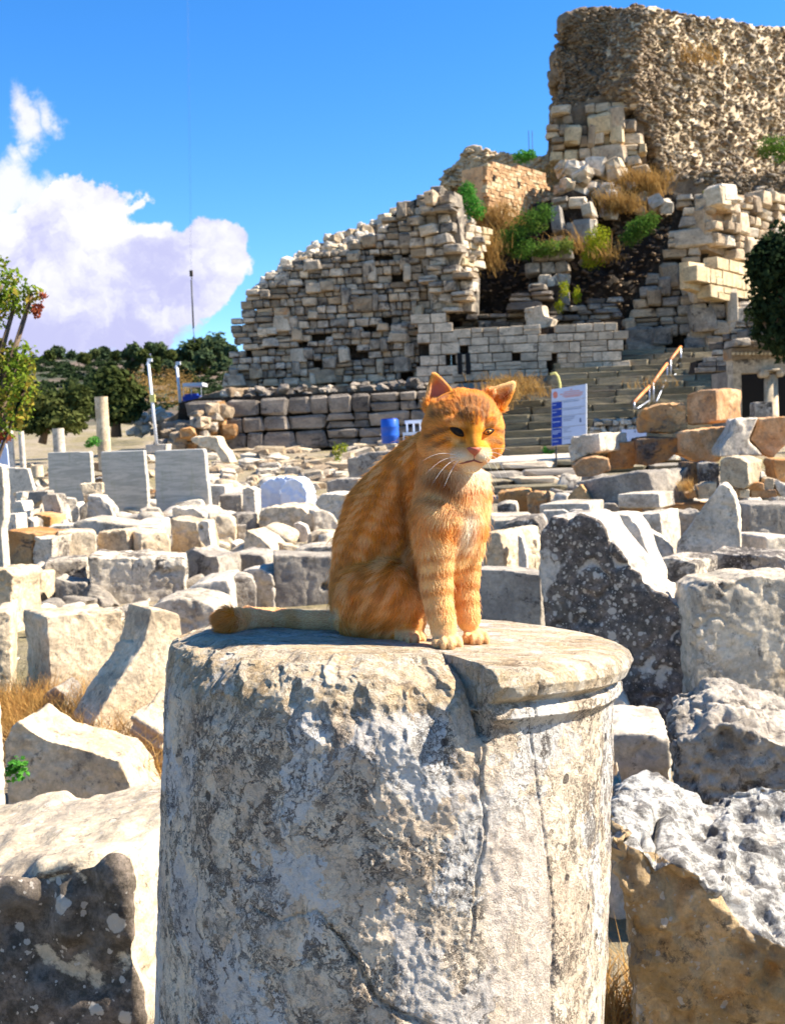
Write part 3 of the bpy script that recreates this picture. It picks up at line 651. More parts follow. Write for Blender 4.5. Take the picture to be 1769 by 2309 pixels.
block('rough striped grey boulder behind the cat chest', 'blotched_marble', 'R4', [(95, 890), (200, 855), (310, 862), (330, 940), (320, 1020), (110, 1020)], 13, -8, .5, soft=4, name='boulder', cat='boulder')
block('orange brown rough stone nearest the cat chest', 'tan_stone', 'R4', [(110, 745), (300, 715), (460, 712), (470, 790), (380, 900), (130, 900)], 14.2, -10, .5, chips=1.6, name='orange_stone', group='orange brown rough stones')
block('round orange brown stone beside the flat topped one', 'tan_stone', 'R4', [(430, 770), (520, 728), (630, 735), (665, 810), (570, 960), (440, 980)], 13.8, -14, .5, chips=1.6, soft=5, name='orange_stone', group='orange brown rough stones')
block('orange pyramid shaped stone before the long dark beam', 'tan_stone', 'R4', [(885, 790), (940, 720), (1030, 650), (1105, 740), (1165, 870), (1165, 980), (890, 980)], 13, -20, .35, name='orange_stone', group='orange brown rough stones')
block('two dark little stones under the flat slab edge', 'grey_marble', 'R4', [(1245, 890), (1330, 865), (1420, 868), (1470, 930), (1440, 1000), (1260, 1000)], 12.4, -10, .4, soft=5, name='boulder', cat='boulder')
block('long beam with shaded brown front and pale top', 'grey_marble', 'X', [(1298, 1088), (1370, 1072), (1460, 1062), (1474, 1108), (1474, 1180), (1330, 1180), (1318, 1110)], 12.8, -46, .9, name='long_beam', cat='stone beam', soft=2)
block('thin flat slab below the long beam', 'white_marble', 'R5', [(88, 1155), (280, 1142), (485, 1145), (500, 1290), (95, 1290)], 11.9, -34, .5, amp=.5, soft=2, name='thin_slab', cat='marble slab', ground=False)
block('mossy yellowish ledge beam behind the pointed slab', 'tan_stone', 'R5', [(90, 1290), (480, 1245), (930, 1238), (1330, 1240), (1900, 1240), (1900, 1420), (90, 1420)], 12.6, 2, .5, amp=.6, name='ledge_beam', cat='stone beam')
block('grey block with bright rough right end left of the pointed slab', 'white_marble', 'R5', [(180, 1345), (360, 1335), (500, 1322), (520, 1500), (530, 1640), (180, 1640)], 9.6, -34, .5)
block('grey block with notched top left of the pointed slab', 'grey_marble', 'R5', [(600, 1315), (690, 1310), (780, 1335), (880, 1305), (900, 1700), (640, 1700), (620, 1450)], 10.2, -6, .5)
block('tall pointed triangular slab standing at right', 'white_marble', 'R5', [(1060, 1060), (1110, 1050), (1180, 1120), (1235, 1300), (1255, 1500), (1265, 1800), (600, 1800), (650, 1620), (790, 1430), (900, 1260), (1000, 1140)], 8.2, -22, .24, name='pointed_slab', cat='marble slab', soft=2)
block('wide grey block behind the pointed slab on the right', 'grey_marble', 'R5', [(1335, 1245), (1500, 1238), (1900, 1245), (1900, 1640), (1330, 1640)], 10.4, 4, .6, amp=.5)
block('white pyramid shaped stone before the grey blocks', 'pale_marble', 'R6', [(330, 140), (420, 85), (520, 130), (625, 245), (600, 420), (380, 420)], 8.4, -12, .3)
block('thin white beam right of the pointed slab', 'pale_marble', 'R6', [(1318, 168), (1490, 165), (1500, 290), (1318, 290)], 9.3, -4, .4, amp=.5, name='low_slab')
block('small grey cube on the right border', 'white_marble', 'R6', [(1500, 128), (1580, 122), (1850, 128), (1850, 360), (1500, 360)], 8.7, 12, .5, amp=.6)
block('long lichened beam with bright top on the right border', 'lichen_marble', 'R6', [(985, 270), (1130, 290), (1400, 300), (1600, 305), (1700, 360), (1700, 640), (980, 640)], 7.4, -30, .4, name='long_beam', cat='stone beam', soft=2)
block('grey brown block with bright right face before the pointed slab', 'blotched_marble', 'R6', [(400, 350), (520, 335), (650, 338), (840, 378), (835, 560), (830, 760), (560, 760), (480, 520)], 7.0, -36, .42)
block('small white stone between the block and the big flat slab', 'pale_marble', 'R6', [(690, 650), (780, 605), (865, 615), (870, 820), (700, 820)], 6.4, -10, .3)
block('big flat mottled slab standing on the right border', 'mottled_marble', 'R6', [(860, 640), (975, 560), (1180, 548), (1300, 505), (1440, 490), (1560, 520), (1900, 480), (1900, 2000), (870, 2000), (845, 1300), (850, 900)], 4.6, 5, .3, name='mottled_slab', cat='marble slab', amp=.8)
block('pale white marble block beside the column at right', 'pale_marble', 'B4', [(690, 115), (830, 100), (1062, 118), (1068, 240), (1060, 420), (690, 420)], 3.9, -8, .4)
block('white peaked stone behind the pale block at the column', 'pale_marble', 'R2', [(740, 1190), (790, 1195), (850, 1260), (885, 1345), (880, 1440), (740, 1440)], 4.6, -10, .25)
block('stone with dark fluted grooves just right of the column', 'warm_marble', 'B4', [(680, 400), (800, 380), (800, 620), (680, 620)], 3.6, -8, .25, ground=False, name='fluted_block', res=60)
block('white relief carved slab seen in the gap right of the column', 'pale_marble', 'B4', [(560, 600), (860, 600), (900, 1400), (920, 2300), (560, 2300)], 3.25, -6, .2, name='relief_slab', cat='marble slab', amp=.8)
block('rounded pitted grey boulder at the right border', 'pitted_rock', 'B4', [(1082, 190), (1120, 150), (1200, 130), (1290, 60), (1400, 60), (1540, 120), (1760, 190), (1900, 260), (1900, 900), (1150, 900), (1090, 420)], 3.1, -14, .62, soft=4, chips=2.2, name='pitted_boulder', cat='boulder', res=120)
block('tan pitted rock with crusty grey top, lower right corner', 'tan_pitted_rock', 'B4', [(735, 640), (790, 690), (900, 735), (1010, 770), (1180, 860), (1350, 960), (1410, 1090), (1500, 1180), (1900, 1380), (1950, 2300), (880, 2300), (870, 1500), (835, 1000), (760, 850)], 2.25, -10, .45, back=[(790, 400), (840, 355), (900, 340), (990, 350), (1130, 440), (1260, 470), (1400, 400), (1550, 380), (1950, 420), (1990, 2300), (900, 2300), (890, 1500), (860, 1000), (800, 600)], soft=4, chips=2.0, name='pitted_rock', cat='boulder', res=130)
# --- stacked stones upper right (they rest on one another)
SG = 'quarried stones stacked at the right'
block('orange veined cubic block topmost of the right stack', 'orange_marble', 'R5', [(738, 192), (860, 170), (1038, 152), (1042, 470), (755, 500)], 14, -40, .85, ground=False, group=SG, soft=2, name='stacked_stone')
block('grey and rusty honeycombed rock left of the topmost orange block', 'tan_stone', 'R5', [(285, 400), (340, 350), (470, 300), (640, 288), (738, 292), (765, 540), (620, 570), (290, 570)], 14.2, -12, .6, ground=False, group=SG, chips=2.2, name='stacked_stone')
block('brown pitted block directly under the topmost orange block', 'orange_marble', 'R5', [(678, 570), (760, 540), (1000, 520), (1190, 520), (1190, 620), (1055, 850), (850, 850), (690, 780)], 13.7, -6, .6, ground=False, group=SG, chips=1.3, name='stacked_stone')
block('large white wedge block with slanting face on the right border', 'pale_marble', 'R5', [(1055, 800), (1060, 730), (1180, 560), (1205, 440), (1430, 420), (1345, 640), (1480, 790)], 12.9, 10, .9, ground=False, group=SG, du=.35, name='stacked_stone')
block('rough golden end of the white wedge block on the right border', 'orange_marble', 'R5', [(1345, 630), (1430, 430), (1680, 412), (1850, 415), (1850, 640), (1700, 680), (1570, 800), (1480, 790)], 13.0, -8, .6, ground=False, group=SG, name='stacked_stone')
block('dark brown shaded block in the middle of the stack', 'brown_stone', 'R5', [(272, 630), (420, 612), (682, 618), (680, 740), (560, 840), (400, 880), (280, 870)], 14.0, -6, .6, ground=False, group=SG, name='stacked_stone')
block('brown block between the white topped block and the dark one', 'tan_stone', 'R5', [(18, 710), (120, 665), (272, 652), (282, 850), (240, 900), (20, 920)], 14.3, -6, .5, ground=False, group=SG, name='stacked_stone')
block('grey block with bright white right end under the sign', 'white_marble', 'S', [(395, 1230), (440, 1075), (640, 1030), (845, 1005), (860, 1290), (640, 1330), (430, 1450)], 14.1, -42, .75, ground=False, group=SG, name='stacked_stone')
block('pinkish foundation stone under the white ended block', 'orange_marble', 'S', [(465, 1490), (600, 1380), (780, 1350), (980, 1380), (1010, 1560), (780, 1640), (520, 1650)], 13.7, -8, .6, ground=False, group=SG, name='stacked_stone')
block('ochre block with grey rough right face below the white wedge', 'warm_marble', 'R5', [(1062, 830), (1120, 795), (1240, 800), (1335, 850), (1340, 1060), (1290, 1110), (1065, 1060)], 12.2, -34, .55, ground=False, group=SG, name='stacked_stone')
block('dark blue grey block left of the ochre block', 'lichen_marble', 'R5', [(865, 865), (960, 848), (1062, 855), (1062, 1100), (880, 1100)], 12.7, -6, .5, ground=False, group=SG, name='stacked_stone')
block('reddish brown stone filling the gap behind the dry weeds', 'brown_stone', 'R5', [(770, 850), (870, 850), (880, 1080), (740, 1080)], 12.9, 0, .5, ground=False, group=SG, name='stacked_stone')
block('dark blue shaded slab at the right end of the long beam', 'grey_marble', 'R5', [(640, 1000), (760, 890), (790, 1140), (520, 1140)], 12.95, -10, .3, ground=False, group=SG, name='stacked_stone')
block('golden block cut by the right border', 'tan_stone', 'R5', [(1565, 820), (1700, 815), (1850, 820), (1850, 1060), (1600, 1030)], 12.5, -6, .5, ground=False, group=SG, name='stacked_stone')
FG = 'small loose stones on the right ledge'
for lab, mt, pl in (('yellowish flat stone left of the pointed slab tip', 'warm_marble', [(850, 1080), (930, 1045), (1040, 1040), (1030, 1110), (970, 1200), (850, 1200)]),
                    ('long cream fragment at the foot of the ochre block', 'orange_marble', [(1330, 1060), (1420, 1035), (1480, 1050), (1485, 1120), (1320, 1120)]),
                    ('small cream cube beside the long cream fragment', 'warm_marble', [(1485, 1005), (1530, 995), (1578, 1005), (1575, 1130), (1480, 1130)]),
                    ('leaning white slab fragment on the right ledge', 'pale_marble', [(1570, 1040), (1600, 1010), (1720, 1080), (1720, 1180), (1640, 1180)]),
                    ('flat pinkish fragment lying on the right ledge', 'orange_marble', [(1360, 1115), (1600, 1105), (1610, 1180), (1360, 1185)]),
                    ('mossy cream chip right of the pointed slab tip', 'warm_marble', [(1245, 1110), (1350, 1105), (1345, 1190), (1255, 1190)]),
                    ('tiny tan wedge in front of the dry weeds', 'tan_stone', [(740, 1150), (830, 1110), (850, 1190), (760, 1195)])):
    block(lab, mt, 'R5', pl, 12.3, -10, .3, ground=False, group=FG, name='loose_stone', cat='stone')
block('small pale stone inside the dark portico doorway', 'lichen_marble', 'R5', [(1400, 280), (1565, 272), (1568, 430), (1400, 430)], 22, -10, .8, ground=False)
# white bundle and tarp behind centre blocks
block('white sheet wrapped bundle behind the centre blocks', 'white_sheet', 'L2', [(1060, 740), (1050, 600), (1110, 520), (1190, 495), (1270, 540), (1310, 640), (1305, 720), (1240, 770)], 21.5, -14, .6, name='wrapped_bundle', cat='bundle', soft=4, chips=1.2, amp=1.8, group='')
block('white crate under a folded sheet left of the wrapped bundle', 'white_sheet', 'L2', [(855, 770), (860, 580), (960, 500), (1060, 490), (1150, 480), (1060, 590), (1050, 770)], 22, -10, .5, name='sheet_covered_crate', cat='crate', soft=2, chips=1.2, amp=1.4, group='')

def run_blocks():
    tmp = []
    for b in PEND:
        bm = bmesh.new()
        uv = b['uv']; n = len(uv)
        cu = sum(q_[0] for q_ in uv)/n
        fv = [bm.verts.new((u, 0, z)) for u, z in uv]
        bv = [bm.verts.new(((u-cu)*b['tp']+cu+b['du'], b['t'], (z+b['dz']) if z > 0.02 else z)) for u, z in uv]
        if b['uvb']:
            for v_, (u_, z_) in zip(bv, b['uvb']): v_.co = (u_, b['t'], z_ if z_ > .1 else -.06)
        bm.faces.new(fv); bm.faces.new(bv[::-1])
        for i in range(n): bm.faces.new((fv[i], bv[i], bv[(i+1) % n], fv[(i+1) % n]))
        bmesh.ops.recalc_face_normals(bm, faces=bm.faces[:]); bmesh.ops.triangulate(bm, faces=bm.faces[:])
        me = bpy.data.meshes.new('tmp'); bm.to_mesh(me); bm.free()
        o = bpy.data.objects.new('tmp', me); C.objects.link(o)
        vs = max(b['size']/b['res'], 0.004)
        md = o.modifiers.new('r', 'REMESH'); md.mode = 'VOXEL'; md.voxel_size = vs; md.adaptivity = 0
        if b['soft']:
            md = o.modifiers.new('s', 'SMOOTH'); md.factor = 0.5; md.iterations = b['soft']*2
        b['vs'] = vs; tmp.append(o)
    dgp = bpy.context.evaluated_depsgraph_get(); dgp.update()
    for o, b in zip(tmp, PEND):
        me = bpy.data.meshes.new_from_object(o.evaluated_get(dgp))
        nv = len(me.vertices); co = np.empty(nv*3, np.float32); me.vertices.foreach_get('co', co); co = co.reshape(-1, 3).astype(float)
        no = np.empty(nv*3, np.float32); me.vertices.foreach_get('normal', no) if hasattr(me.vertices[0], 'normal') else None; no = no.reshape(-1, 3)
        s = b['mn']; a = b['amp']; seed = len(b['label'])*3+int(abs(b['p0'].x)*10)
        big = fbm(co/(s*0.9), 3, 0.5, seed)
        mid = fbm(co/(s*0.30), 4, 0.6, seed+1)
        fine = fbm(co/(s*0.10), 3, 0.6, seed+2)
        rid = 1-np.abs(fbm(co/(s*0.42), 3, 0.5, seed+3))
        dsp = s*a*(0.058*big+0.038*mid*b['chips']+0.017*fine-0.055*b['chips']*sstep(rid, 0.80, 1.0)*sstep(big, -0.1, 0.3))
        if b['mat'] in ('pitted_rock', 'tan_pitted_rock'):
            pits = fbm(co/0.055, 3, 0.55, seed+5); pits2 = fbm(co/0.022, 3, 0.6, seed+6)
            up_ = 1.0
            dsp = dsp - 0.020*sstep(pits, 0.0, 0.5)+0.010*pits2
        if b['name'] == 'relief_slab':
            dsp = dsp + 0.010*np.sin(fbm(co/0.11, 2, .5, seed)*14)*(co[:, 1] < .03)
        if b['name'] == 'fluted_block':
            dsp = dsp - 0.018*(np.sin((co[:, 2]-0.08*co[:, 0])*2*math.pi/0.042) > 0.1)
        if b['name'] == 'cornice_fragment':
            dsp = dsp + 0.008*np.sin((co[:, 2]+.5*co[:, 0])*90)
        co = co+no*dsp[:, None]
        if b['mat'] == 'tan_pitted_rock':
            av = me.attributes.new('crust', 'FLOAT', 'POINT'); av.data.foreach_set('value', sstep(no[:, 2]*.9+.25*no[:, 1]+.25*fbm(co/.12, 3, .6, 77), .12, .42).astype(np.float32))
        for (hp, hr) in b['holes']:
            r_ = ray(*hp); psi = b['yaw']; n = Vector((math.sin(psi), -math.cos(psi), 0)); U = Vector((math.cos(psi), math.sin(psi), 0))
            q_ = CAM+r_*(n.dot(b['p0']-CAM)/n.dot(r_)); hu, hz = (q_-b['p0']).dot(U), q_.z
            dd = np.hypot(co[:, 0]-hu, co[:, 2]-hz)
            co[:, 1] += np.where(co[:, 1] < b['t']*.5, 0.09*sstep(-dd, -hr*1.25, -hr*.7), 0)
        zb = co[:, 2].min()
        base = np.array([0, 0, zb])
        me.vertices.foreach_set('co', (co-base).astype(np.float32).ravel()); me.update()
        me.polygons.foreach_set('use_smooth', np.ones(len(me.polygons), bool))
        me.materials.clear(); me.materials.append(MATS[b['mat']])
        ob = link(b['name'], me)
        ob.location = (b['p0'].x, b['p0'].y, zb); ob.rotation_euler = (0, 0, b['yaw'])
        tag(ob, b['label'], b['cat'], b['group'] or None)
        old = o.data; bpy.data.objects.remove(o); bpy.data.meshes.remove(old)
# ---------------------------------------------------------------- panels, columns stubs and other slabs that share the block builder
m, nt = newmat('panel_marble')
v, rnd = ocoord(nt)
vv = nt.vm('MULTIPLY', v, (1.2, 1.2, 9))
n_ = nt.noise(vv, 1.6, 9, 0.68, 0.8)
cc = nt.mix(nt.ss(n_, 0.38, 0.62), (0.56, 0.50, 0.40), (0.38, 0.35, 0.28))
cc = nt.mix(nt.m('MULTIPLY', nt.ss(nt.noise(vv, 3.5, 9, 0.75, 1.2), 0.58, 0.66), 0.5), cc, (0.14, 0.14, 0.12))
cc = nt.mix(nt.m('MULTIPLY', nt.ss(nt.noise(nt.vm('MULTIPLY', v, (5, 5, .7)), 2, 6, 0.7), 0.52, 0.7), 0.4), cc, (0.30, 0.29, 0.16))
finish(nt, cc, 0.6, n_, 0.2, 0.01)
MATS['panel_marble'] = m
PG = 'upright marble panels'
block('left one of three upright veined grey marble panels', 'panel_marble', 'X', [(106, 1020), (203, 1018), (208, 1090), (212, 1170), (112, 1170)], 23, -16, .13, amp=.05, soft=1, name='upright_slab', cat='marble panel', group=PG, chips=.2, res=60)
block('middle one of three upright veined grey marble panels', 'panel_marble', 'X', [(226, 1018), (324, 1015), (331, 1090), (334, 1165), (233, 1165)], 22.5, -16, .12, amp=.05, soft=1, name='upright_slab', cat='marble panel', group=PG, chips=.2, res=60)
block('right and largest of three upright veined grey marble panels', 'panel_marble', 'X', [(347, 1016), (460, 1011), (470, 1110), (478, 1170), (478, 1210), (352, 1210)], 20.6, -18, .13, amp=.05, soft=1, name='upright_slab', cat='marble panel', group=PG, chips=.2, res=60)
block('violet white board at the left border behind the white posts', 'sign_white', 'X', [(-60, 985), (14, 988), (24, 1052), (-60, 1058)], 26, -10, .05, amp=.02, soft=0, name='blank_board', cat='board', group='')
# big pieces of the theatre hill
TG = ''
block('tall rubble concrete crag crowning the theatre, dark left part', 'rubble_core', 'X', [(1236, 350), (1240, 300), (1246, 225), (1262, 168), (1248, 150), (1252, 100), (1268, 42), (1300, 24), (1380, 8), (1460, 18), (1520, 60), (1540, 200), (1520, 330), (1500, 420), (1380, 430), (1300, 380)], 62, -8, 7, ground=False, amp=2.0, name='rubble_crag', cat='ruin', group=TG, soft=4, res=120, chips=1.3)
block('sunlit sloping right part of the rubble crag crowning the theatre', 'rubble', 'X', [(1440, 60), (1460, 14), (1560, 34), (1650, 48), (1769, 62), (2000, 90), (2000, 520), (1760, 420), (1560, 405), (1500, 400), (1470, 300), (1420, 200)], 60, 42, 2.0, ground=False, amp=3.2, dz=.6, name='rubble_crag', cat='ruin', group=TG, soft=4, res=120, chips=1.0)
block('rubble spur at the top of the left theatre wall', 'rubble', 'X', [(1030, 360), (1045, 335), (1070, 328), (1110, 340), (1150, 345), (1180, 350), (1240, 345), (1300, 400), (1240, 460), (1100, 420), (1020, 420), (985, 425), (1000, 390)], 58, -14, 4, ground=False, amp=.9, name='rubble_spur', cat='ruin', group=TG, soft=2, res=90, chips=2.5)
block('dark earthen hollow in the middle of the theatre ruin', 'dark_core', 'X', [(1040, 560), (1080, 500), (1160, 470), (1260, 440), (1330, 450), (1500, 430), (1600, 440), (1560, 560), (1500, 640), (1440, 760), (1200, 780), (1000, 780), (1020, 660)], 52, 6, 5, ground=False, amp=.6, name='earth_hollow', cat='earth bank', group=TG, soft=3, res=80, chips=2)  # near-black stands for soil with the bush shade painted in
block('brown earth slope at the right foot of the rubble crag', 'rubble_core', 'X', [(1290, 430), (1400, 400), (1560, 380), (1900, 400), (1900, 560), (1540, 560), (1300, 520)], 57, 10, 5, ground=False, amp=.6, name='earth_slope', cat='earth bank', group=TG, soft=3, res=80, chips=2)
block('dark rocky end of the terrace, left of the wall foot', 'rubble_core', 'X', [(345, 1015), (352, 960), (385, 935), (430, 900), (520, 870), (520, 1015)], 39.5, -30, 5, ground=False, amp=.7, name='rocky_bank', cat='earth bank', group=TG, soft=3, res=60, chips=2)
block('pale concrete footing of the near light pole', 'pale_marble', 'X', [(327, 1003), (376, 1001), (374, 1020), (329, 1022)], 30, -5, .5, ground=False, amp=.3, name='pole_footing', cat='concrete block', group='')
block('pale long snouted boulder on top of the rubble band', 'warm_marble', 'L2', [(195, 120), (240, 100), (460, 92), (490, 190), (560, 270), (600, 360), (500, 360), (440, 240), (300, 205), (220, 160)], 26, -8, .6, ground=False, name='boulder', cat='boulder')
block('stepped pale block projecting from the wall above the facing', 'facing_marble', 'T5', [(0, 960), (120, 930), (130, 1000), (195, 1020), (170, 1075), (20, 1095)], 43.5, -24, .9, ground=False, name='projecting_block', cat='stone block', group='')
run_blocks()
# ---------------------------------------------------------------- masonry
def inpoly(x, y, poly):
    c = False; n = len(poly); j = n-1
    for i in range(n):
        xi, yi = poly[i]; xj, yj = poly[j]
        if (yi > y) != (yj > y) and x < (xj-xi)*(y-yi)/(yj-yi)+xi: c = not c
        j = i
    return c
STONES = {}
def stone_var(mat, kind, k):
    key = (mat, kind, k)
    if key in STONES: return STONES[key]
    bm = bmesh.new(); bmesh.ops.create_cube(bm, size=1.0)
    rr = random.Random(k*31+len(kind))
    pull = {'ashlar': 0.04, 'rough': 0.12, 'rock': 0.18}[kind]; jit = {'ashlar': 0.015, 'rough': 0.065, 'rock': 0.15}[kind]
    bmesh.ops.bevel(bm, geom=bm.edges[:], offset=pull, segments=1, affect='EDGES')
    for v in bm.verts: v.co += Vector((rr.uniform(-jit, jit), rr.uniform(-jit, jit), rr.uniform(-jit, jit)))
    bmesh.ops.triangulate(bm, faces=[f for f in bm.faces if len(f.verts) > 4])
    me = bpy.data.meshes.new('stone'); bm.to_mesh(me); bm.free()
    me.polygons.foreach_set('use_smooth', np.zeros(len(me.polygons), bool))
    me.materials.append(MATS[mat]); STONES[key] = me
    return me
class Plane:
    def __init__(s, px, py, d, yaw):
        s.p0 = P(px, py, d); s.psi = R(yaw)
        s.n = Vector((math.sin(s.psi), -math.cos(s.psi), 0)); s.U = Vector((math.cos(s.psi), math.sin(s.psi), 0))
        s.k = d/FP
    def uv(s, x, y):
        r_ = ray(x, y); q_ = CAM+r_*(s.n.dot(s.p0-CAM)/s.n.dot(r_)); return ((q_-s.p0).dot(s.U), q_.z-s.p0.z)
    def poly(s, pts): return [s.uv(*p_) for p_ in pts]
def wall_thing(name, label, cat, pl, poly, core_mat, core_t=2.0, back=0.25, group=None, slope=0.0):
    root = empty(name, pl.p0, label, cat, group, rz=pl.psi)
    pp = pl.poly(poly); n = len(pp)
    z0 = min(z for u, z in pp)
    V = [(u, back+slope*(z-z0), z) for u, z in pp]+[(u, back+core_t+slope*(z-z0), z) for u, z in pp]
    F = [tuple(range(n)), tuple(range(n, 2*n))[::-1]]+[(i, i+n, (i+1) % n+n, (i+1) % n) for i in range(n)]
    me = mesh_from('core', V, F, False)
    bm = bmesh.new(); bm.from_mesh(me); bmesh.ops.recalc_face_normals(bm, faces=bm.faces[:]); bmesh.ops.triangulate(bm, faces=bm.faces[:]); bm.to_mesh(me); bm.free()
    link('core', me, MATS[core_mat], root)
    return root, pp
def place_stones(root, items, mats, kind, name='stone', maxn=300):
    "items: (u, w, z, su, sw, sz, rot) in wall space; biggest become parts, the rest one joined part"
    items = sorted(items, key=lambda i: -i[3]*i[5])
    for it in items[:maxn]:
        u, w_, z, su, sw, sz, rot = it
        me = stone_var(rng.choice(mats), kind, rng.randrange(8))
        o = bpy.data.objects.new(name, me); C.objects.link(o); o.parent = root
        o.location = (u, w_, z); o.scale = (su, sw, sz); o.rotation_euler = rot
    rest = items[maxn:]
    if rest:
        mb = MB()
        for u, w_, z, su, sw, sz, rot in rest:
            me = stone_var(mats[0], kind, rng.randrange(8))
            M = Matrix.LocRotScale(Vector((u, w_, z)), __import__('mathutils').Euler(rot), Vector((su, sw, sz)))
            mb.add([M @ v.co for v in me.vertices], [tuple(p_.vertices) for p_ in me.polygons])
        o = link('small_stones', mesh_from('small_stones', np.array(mb.v), mb.f), MATS[mats[0]], root); o['kind'] = 'stuff'
def courses(pp, k, hpx, wpx, jit=0.03, proud=0.12, skip=0.03, thick=0.5, seed=1, wav=0.0):
    rr = random.Random(seed); out = []
    zmin = min(z for u, z in pp); zmax = max(z for u, z in pp); umin = min(u for u, z in pp); umax = max(u for u, z in pp)
    z = zmin
    while z < zmax:
        h = rr.uniform(*hpx)*k; u = umin-rr.random()*wpx[1]*k
        while u < umax:
            wd = rr.uniform(*wpx)*k*rr.choice((0.7, 1, 1, 1.3))
            if inpoly(u+wd/2, z+h/2, pp) and rr.random() > skip:
                if thick > .55 and rr.random() < 0.13:
                    out.append((u+wd/2, -proud*rr.uniform(.6, 1.6), z+h*rr.uniform(.6, 1.1), wd*1.15, thick*1.1, h*rr.uniform(1.4, 2.1), (rr.gauss(0, jit), rr.gauss(0, jit*1.6), rr.gauss(0, jit))))
                elif rr.random() < 0.16 and h > 14*k:
                    for q_ in (0.25, 0.75):
                        out.append((u+wd/2, rr.uniform(-proud, proud), z+h*q_, wd*.95, thick, h*.46, (rr.gauss(0, jit), rr.gauss(0, jit), rr.gauss(0, jit))))
                else:
                    zz = z+h/2+wav*math.sin(u*1.3+z)*k
                    out.append((u+wd/2, rr.uniform(-proud, proud), zz, wd*.96, thick, h*rr.uniform(.86, .97), (rr.gauss(0, jit), rr.gauss(0, jit), rr.gauss(0, jit))))
            u += wd
        z += h
    return out
def scatter(pp, k, n, spx, seed=1, depth=(-.4, .4), slope=0.0, flat=0.8):
    rr = random.Random(seed); out = []
    zmin = min(z for u, z in pp); zmax = max(z for u, z in pp); umin = min(u for u, z in pp); umax = max(u for u, z in pp)
    t = 0
    while len(out) < n and t < n*30:
        t += 1; u, z = rr.uniform(umin, umax), rr.uniform(zmin, zmax)
        if inpoly(u, z, pp):
            s = rr.uniform(*spx)*k
            out.append((u, rr.uniform(*depth)+slope*(z-zmin), z, s*rr.uniform(.9, 1.5), s, s*flat*rr.uniform(.7, 1.2), (rr.uniform(-.4, .4), rr.uniform(-.5, .5), rr.uniform(0, 6.3))))
    return out

# main left wall of the theatre
pl = Plane(760, 760, 44, -3)
polyA = [(517, 885), (515, 830), (530, 792), (523, 748), (545, 700), (560, 672), (572, 650), (600, 632), (640, 608), (670, 590), (700, 570), (780, 560), (860, 520), (900, 470), (950, 440), (1010, 480), (1060, 520), (1085, 545), (1078, 600), (1060, 640), (1070, 700), (1010, 715), (1015, 800), (1010, 852), (960, 884)]
polyc = [(528, 885), (528, 830), (550, 792), (552, 750), (572, 710), (600, 670), (640, 640), (680, 618), (730, 590), (790, 572), (860, 530), (900, 460), (950, 440), (1000, 480), (1050, 530), (1070, 560), (1055, 640), (1055, 700), (1010, 715), (1010, 852), (960, 884)]
root, pp = wall_thing('theatre_wall', 'tall ruined left wall of the theatre, courses of weathered grey brown blocks', 'ruined wall', pl, polyc, 'dark_core', 3.0)
ppA = pl.poly(polyA)
low = [i for i in courses(ppA, pl.k, (10, 20), (14, 34), 0.02, 0.16, 0.045, 0.6, seed=5)]
place_stones(root, low, ['wall_stone', 'wall_stone', 'wall_stone_warm', 'facing_marble'], 'rough')
# crumbling crest above it, its sunlight put in as paler stone
pl = Plane(800, 520, 45.2, -3)
cp = [(575, 655), (590, 612), (620, 580), (650, 556), (668, 545), (700, 512), (722, 500), (760, 490), (800, 470), (850, 450), (880, 430), (905, 415), (935, 405), (985, 412), (1010, 395), (1040, 400), (1060, 450), (1060, 520), (1010, 500), (950, 470), (900, 500), (850, 560), (780, 590), (700, 620), (630, 650)]
root, pp = wall_thing('wall_crest', 'crumbling sunlit rubble crest along the top of the left theatre wall', 'ruined wall', pl, [(x_+4, y_+12) for x_, y_ in cp], 'rubble', 1.4, .5, slope=.9)
place_stones(root, scatter(pp, pl.k, 520, (9, 28), 3, (-.4, .3), 0.9), ['pale_marble', 'white_marble', 'warm_marble', 'pale_marble', 'rubble'], 'rock')
# corner pier right of the crest
pl = Plane(1010, 560, 42.6, -24)
cp = [(930, 545), (935, 495), (965, 470), (960, 440), (990, 425), (1020, 430), (1030, 500), (1040, 560), (1030, 600), (1062, 620), (1060, 700), (1000, 700), (960, 640)]
root, pp = wall_thing('corner_pier', 'jagged corner of big grey blocks at the right end of the left wall', 'ruined wall', pl, cp, 'wall_stone', .9, .15)
place_stones(root, courses(pp, pl.k, (16, 26), (26, 52), .05, .3, .06, .8, 11), ['wall_stone', 'facing_marble', 'wall_stone', 'wall_stone_warm'], 'rough')
pl = Plane(1060, 540, 43.5, 50)
cp = [(1035, 515), (1060, 505), (1098, 515), (1090, 560), (1080, 600), (1065, 625), (1035, 610)]
root, pp = wall_thing('sunlit_wall_piece', 'small sunlit ashlar wall piece beside the jagged corner', 'ruined wall', pl, cp, 'rubble_core', 1.0)
place_stones(root, courses(pp, pl.k, (16, 22), (20, 30), .03, .06, .0, .5, 12), ['lit_ashlar', 'facing_marble'], 'rough')
